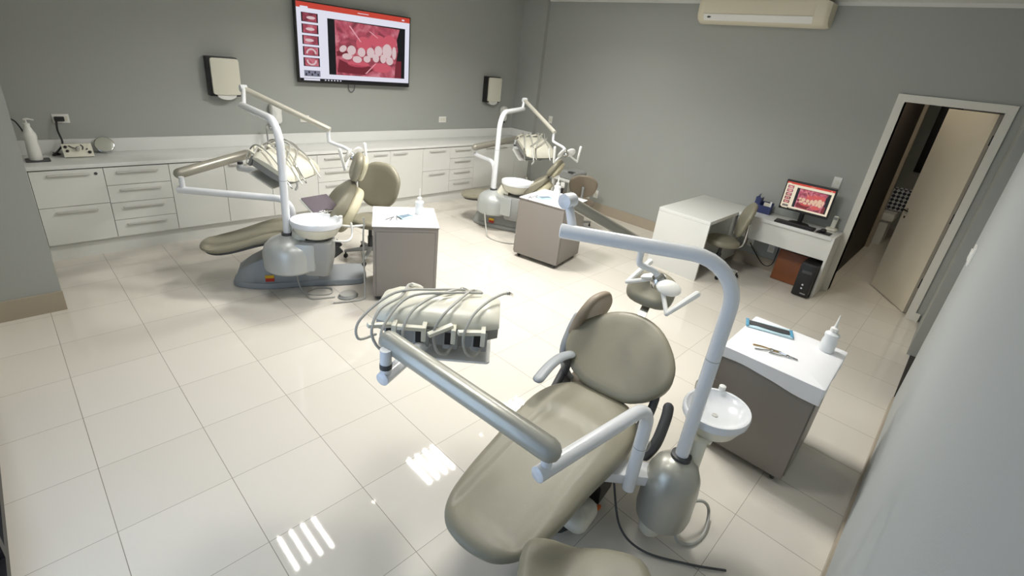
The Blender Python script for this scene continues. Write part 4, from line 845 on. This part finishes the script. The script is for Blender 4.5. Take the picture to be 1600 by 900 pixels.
m = MB(); m.cushion(smooth2([(0.05, 0), (0.035, 0.025), (0, 0.03), (-0.04, 0.025), (-0.05, 0), (-0.04, -0.025), (0, -0.03), (0.035, -0.025)]), 0.03, 0.02, lambda u, n, w: Vector((6.6 + u, -2.255 + n, 0.765 + w)), 0.005, 3); sub(m, 'shell', 'dark', ms)
m = MB(); m.tube([(6.57, -2.249, 0.797), (6.57, -2.261, 0.797)], 0.007, 8); sub(m, 'wheel', 'dgrey', ms)
ph = empty('cordless_phone', 'cream cordless phone in its charging stand at the desk end', 'phone', (6.78, -2.3, 0.76))
m = MB(); m.cushion(smooth2(rrect(0.1, 0.12, 0.03)), 0.035, 0.012, lambda u, n, w: Vector((6.78 + u, -2.3 + n, 0.7605 + w)), 0.005, 3); sub(m, 'charging_base', 'cream', ph)
m = MB(); m.box((6.8, -2.3, 0.865), (0.03, 0.05, 0.15), (0, R(10), 0), 0.01); hsn = sub(m, 'handset', 'cream', ph)
m = MB(); m.box((6.789, -2.3, 0.91), (0.006, 0.036, 0.03), (0, R(10), 0)); sub(m, 'display', 'greyp', hsn)
og = empty('desk_organizer', 'dark blue desk organizer with scissors and notes', 'organizer', (6.76, -1.5, 0.76))
m = MB(); m.span((6.70, -1.60, 0.7605), (6.80, -1.39, 0.766)); m.span((6.70, -1.60, 0.766), (6.706, -1.39, 0.86)); m.span((6.794, -1.60, 0.766), (6.80, -1.39, 0.90)); m.span((6.706, -1.396, 0.766), (6.794, -1.39, 0.95)); m.span((6.706, -1.46, 0.766), (6.794, -1.454, 0.95)); m.span((6.706, -1.60, 0.766), (6.794, -1.594, 0.88)); m.span((6.70, -1.454, 0.86), (6.706, -1.396, 0.95)); sub(m, 'holder', 'navy', og)
for k in range(3):
    m = MB(); m.tube([(6.74 + 0.01 * k, -1.428 + 0.006 * k, 0.772), (6.735, -1.428 + 0.007 * k, 1.0 - 0.012 * k)], 0.005, 6, caps='round'); tag(m.build('pen', 'navy' if k else 'chrome'), ('steel pen in the blue organizer', 'dark pen in the blue organizer, taller one', 'dark pen in the blue organizer, shorter one')[k], 'pen', 'pens in the desk organizer')
m = MB(); m.box((6.757, -1.53, 0.85), (0.03, 0.075, 0.09), (0, R(6), 0)); tag(m.build('note_pad', 'cream'), 'cream note pad in the blue organizer', 'note pad')
m = MB(); m.box((6.74, -1.575, 0.845), (0.012, 0.02, 0.15), (0, R(4), 0)); tag(m.build('card_stack', 'paper'), 'stack of white cards at the end of the blue organizer', 'cards')
m = MB(); m.tube([(6.86, -1.45, 0.3), (6.84, -1.55, 0.2), (6.82, -1.7, 0.08), (6.8, -1.8, 0.12), (6.8, -1.82, 0.3), (6.8, -1.83, 0.71)], 0.006, 6, 6); tag(m.build('power_cable', 'dark'), 'black power cable hanging under the wall desk', 'cable')
# ================================================================== COUNTER ITEMS
pb = empty('pump_bottle', 'large white pump bottle at the left end of the worktop', 'bottle', (0.215, 2.90, 0.92))
m = MB(); m.prism(rrect(0.17, 0.15, 0.02), 0.9205, 0.93, Matrix.Translation((0.225, 2.90, 0))); tag(m.build('small_tray', 'dgrey'), 'thin dark tray under the white pump bottle', 'tray')
m = MB(); m.lathe([(0.0, 0.931), (0.046, 0.931), (0.05, 0.94), (0.047, 1.03), (0.043, 1.1), (0.049, 1.14), (0.045, 1.165), (0.034, 1.19), (0.022, 1.225), (0.02, 1.24)], (0.215, 2.90, 0)); sub(m, 'body', 'whitep', pb)
m = MB(); m.lathe([(0.022, 1.238), (0.022, 1.256), (0.008, 1.26), (0.006, 1.29), (0, 1.29)], (0.215, 2.90, 0)); m.tube([(0.205, 2.90, 1.29), (0.23, 2.89, 1.296), (0.265, 2.88, 1.288)], [0.009, 0.005], 8, 3, 'round'); sub(m, 'pump', 'whitep', pb)
m = MB(); m.tube([(0.13, 3.19, 1.25), (0.16, 3.15, 1.22), (0.19, 3.08, 1.12), (0.19, 3.02, 0.95), (0.2, 3.0, 0.926)], 0.006, 6, 5); tag(m.build('black_cord', 'dark'), 'black cord hanging behind the white pump bottle', 'cord')
cbx = empty('control_box', 'small cream control box with black knobs on the worktop', 'device', (0.52, 3.02, 0.92))
T = Matrix.Translation((0.53, 3.05, 0.965)) @ Matrix.Rotation(R(4), 4, 'Z') @ Matrix.Rotation(R(38), 4, 'X')
m = MB(); m.prism([(-0.08, 0.0), (0.05, 0.0), (0.05, 0.11), (0.02, 0.11)], -0.105, 0.105, Matrix.Translation((0.53, 3.03, 0.921)) @ Matrix.Rotation(R(90), 4, 'Z') @ Matrix.Rotation(R(90), 4, 'X') , 0.004); sub(m, 'case', 'brownwall', cbx, 'dark red-brown sides')
nv = Vector((0, -0.11, 0.1)).normalized()
fcn = Vector((0.53, 2.998, 0.978)); tv_ = Vector((0, 0.1, 0.11)).normalized(); nv = Vector((0, -0.11, 0.1)).normalized(); xv = Vector((1, 0, 0)); F3 = Matrix((xv, tv_, nv)).transposed()
m = MB(); m.box(fcn + nv * 0.004, (0.225, 0.145, 0.008), F3, 0.002); sub(m, 'face_plate', 'cream', cbx)
for a, b, r_ in ((-0.085, 0.035, 0.013), (-0.078, -0.01, 0.012), (0.085, -0.03, 0.014), (0.07, 0.005, 0.006)):
    p = fcn + xv * a + tv_ * b + nv * 0.008; m = MB(); m.tube([p, p + nv * 0.014], r_, 12, caps='soft'); sub(m, 'knob', 'dark', cbx)
p = fcn + nv * 0.008; m = MB(); m.tube([p, p + nv * 0.04], 0.016, 12, caps='round'); sub(m, 'mount', 'chrome', cbx)
m = MB(); m.tube([p + xv * -0.06 + tv_ * 0.05 + nv * .004, p + xv * -0.03 + tv_ * 0.02 + nv * .012, p + nv * .03], 0.004, 6, 4); m.tube([p + xv * 0.03 + tv_ * 0.055 + nv * .004, p + xv * 0.045 + tv_ * 0.03 + nv * .008, p + xv * 0.035 + nv * .004], 0.004, 6, 4); sub(m, 'wire', 'dark', cbx)
m = MB(); m.box((0.465, 3.175, 1.25), (0.075, 0.035, 0.045), None, 0.01); m.tube([(0.44, 3.165, 1.24), (0.43, 3.15, 1.15), (0.44, 3.12, 1.03), (0.39, 3.1, 0.96), (0.345, 3.06, 0.932), (0.37, 3.02, 0.94), (0.40, 3.07, 0.935), (0.355, 3.1, 0.945), (0.365, 3.04, 0.95)], 0.008, 6, 6); tag(m.build('power_plug', 'dark'), 'black power plug and coiled lead beside the control box', 'plug')
hm_ = empty('hand_mirror', 'round hand mirror leaning on the backsplash', 'mirror', (0.76, 3.1, 0.92))
T = Matrix.Translation((0.755, 3.125, 1.0)) @ Matrix.Rotation(R(62), 4, 'X')
m = MB(); m.lathe([(0.0, 0), (0.078, 0), (0.085, 0.004), (0.085, 0.008), (0.078, 0.012), (0, 0.008)], T=T, seg=32, sx=1.0, sy=0.95); sub(m, 'rim', 'chrome', hm_)
m = MB(); m.lathe([(0.0, 0.0135), (0.075, 0.0135), (0.075, 0.0125), (0, 0.0125)], T=T, seg=32, sx=1, sy=0.95); sub(m, 'glass', 'mirror', hm_)
# faucet behind the left instrument head
fc = empty('faucet', 'chrome gooseneck tap on the worktop behind the left instrument tray', 'tap', (2.35, 3.08, 0.92))
m = MB(); m.lathe([(0.0, 0.9205), (0.03, 0.9205), (0.025, 0.95), (0.014, 0.96)], (2.35, 3.08, 0)); m.tube([(2.35, 3.08, 0.95), (2.35, 3.08, 1.14), (2.35, 3.05, 1.19), (2.35, 3.0, 1.2), (2.35, 2.96, 1.17), (2.35, 2.955, 1.14)], 0.011, 10, 5); sub(m, 'spout', 'chrome', fc)
m = MB(); m.tube([(2.35, 3.08, 0.975), (2.41, 3.07, 1.0)], 0.008, 8, caps='round'); sub(m, 'lever', 'chrome', fc)
# small side table with device behind the far chair
st = empty('side_table', 'small white side table by the right wall behind the far headrest', 'table', (6.2, 0.75, 0))
m = MB(); m.span((5.95, 0.95, 0.60), (6.45, 1.4, 0.625), 0.003); sub(m, 'top', 'wgloss', st)
for x in (5.98, 6.42):
    for y in (0.98, 1.37): sub(MB().span((x - 0.02, y - 0.02, 0), (x + 0.02, y + 0.02, 0.6)), 'leg', 'wgloss', st)
pr = empty('grey_device', 'flat grey device on the side table behind the far headrest', 'device', (6.2, 0.8, 0.625))
m = MB(); m.cushion(rrect(0.36, 0.3, 0.04), 0.12, 0.03, lambda u, n, w: Vector((6.2 + u, 1.18 + n, 0.626 + w)), 0.01, 3); sub(m, 'body', 'greyp', pr)
m = MB(); m.box((6.05, 1.1, 0.75), (0.08, 0.1, 0.004)); sub(m, 'panel', 'dgrey', pr)
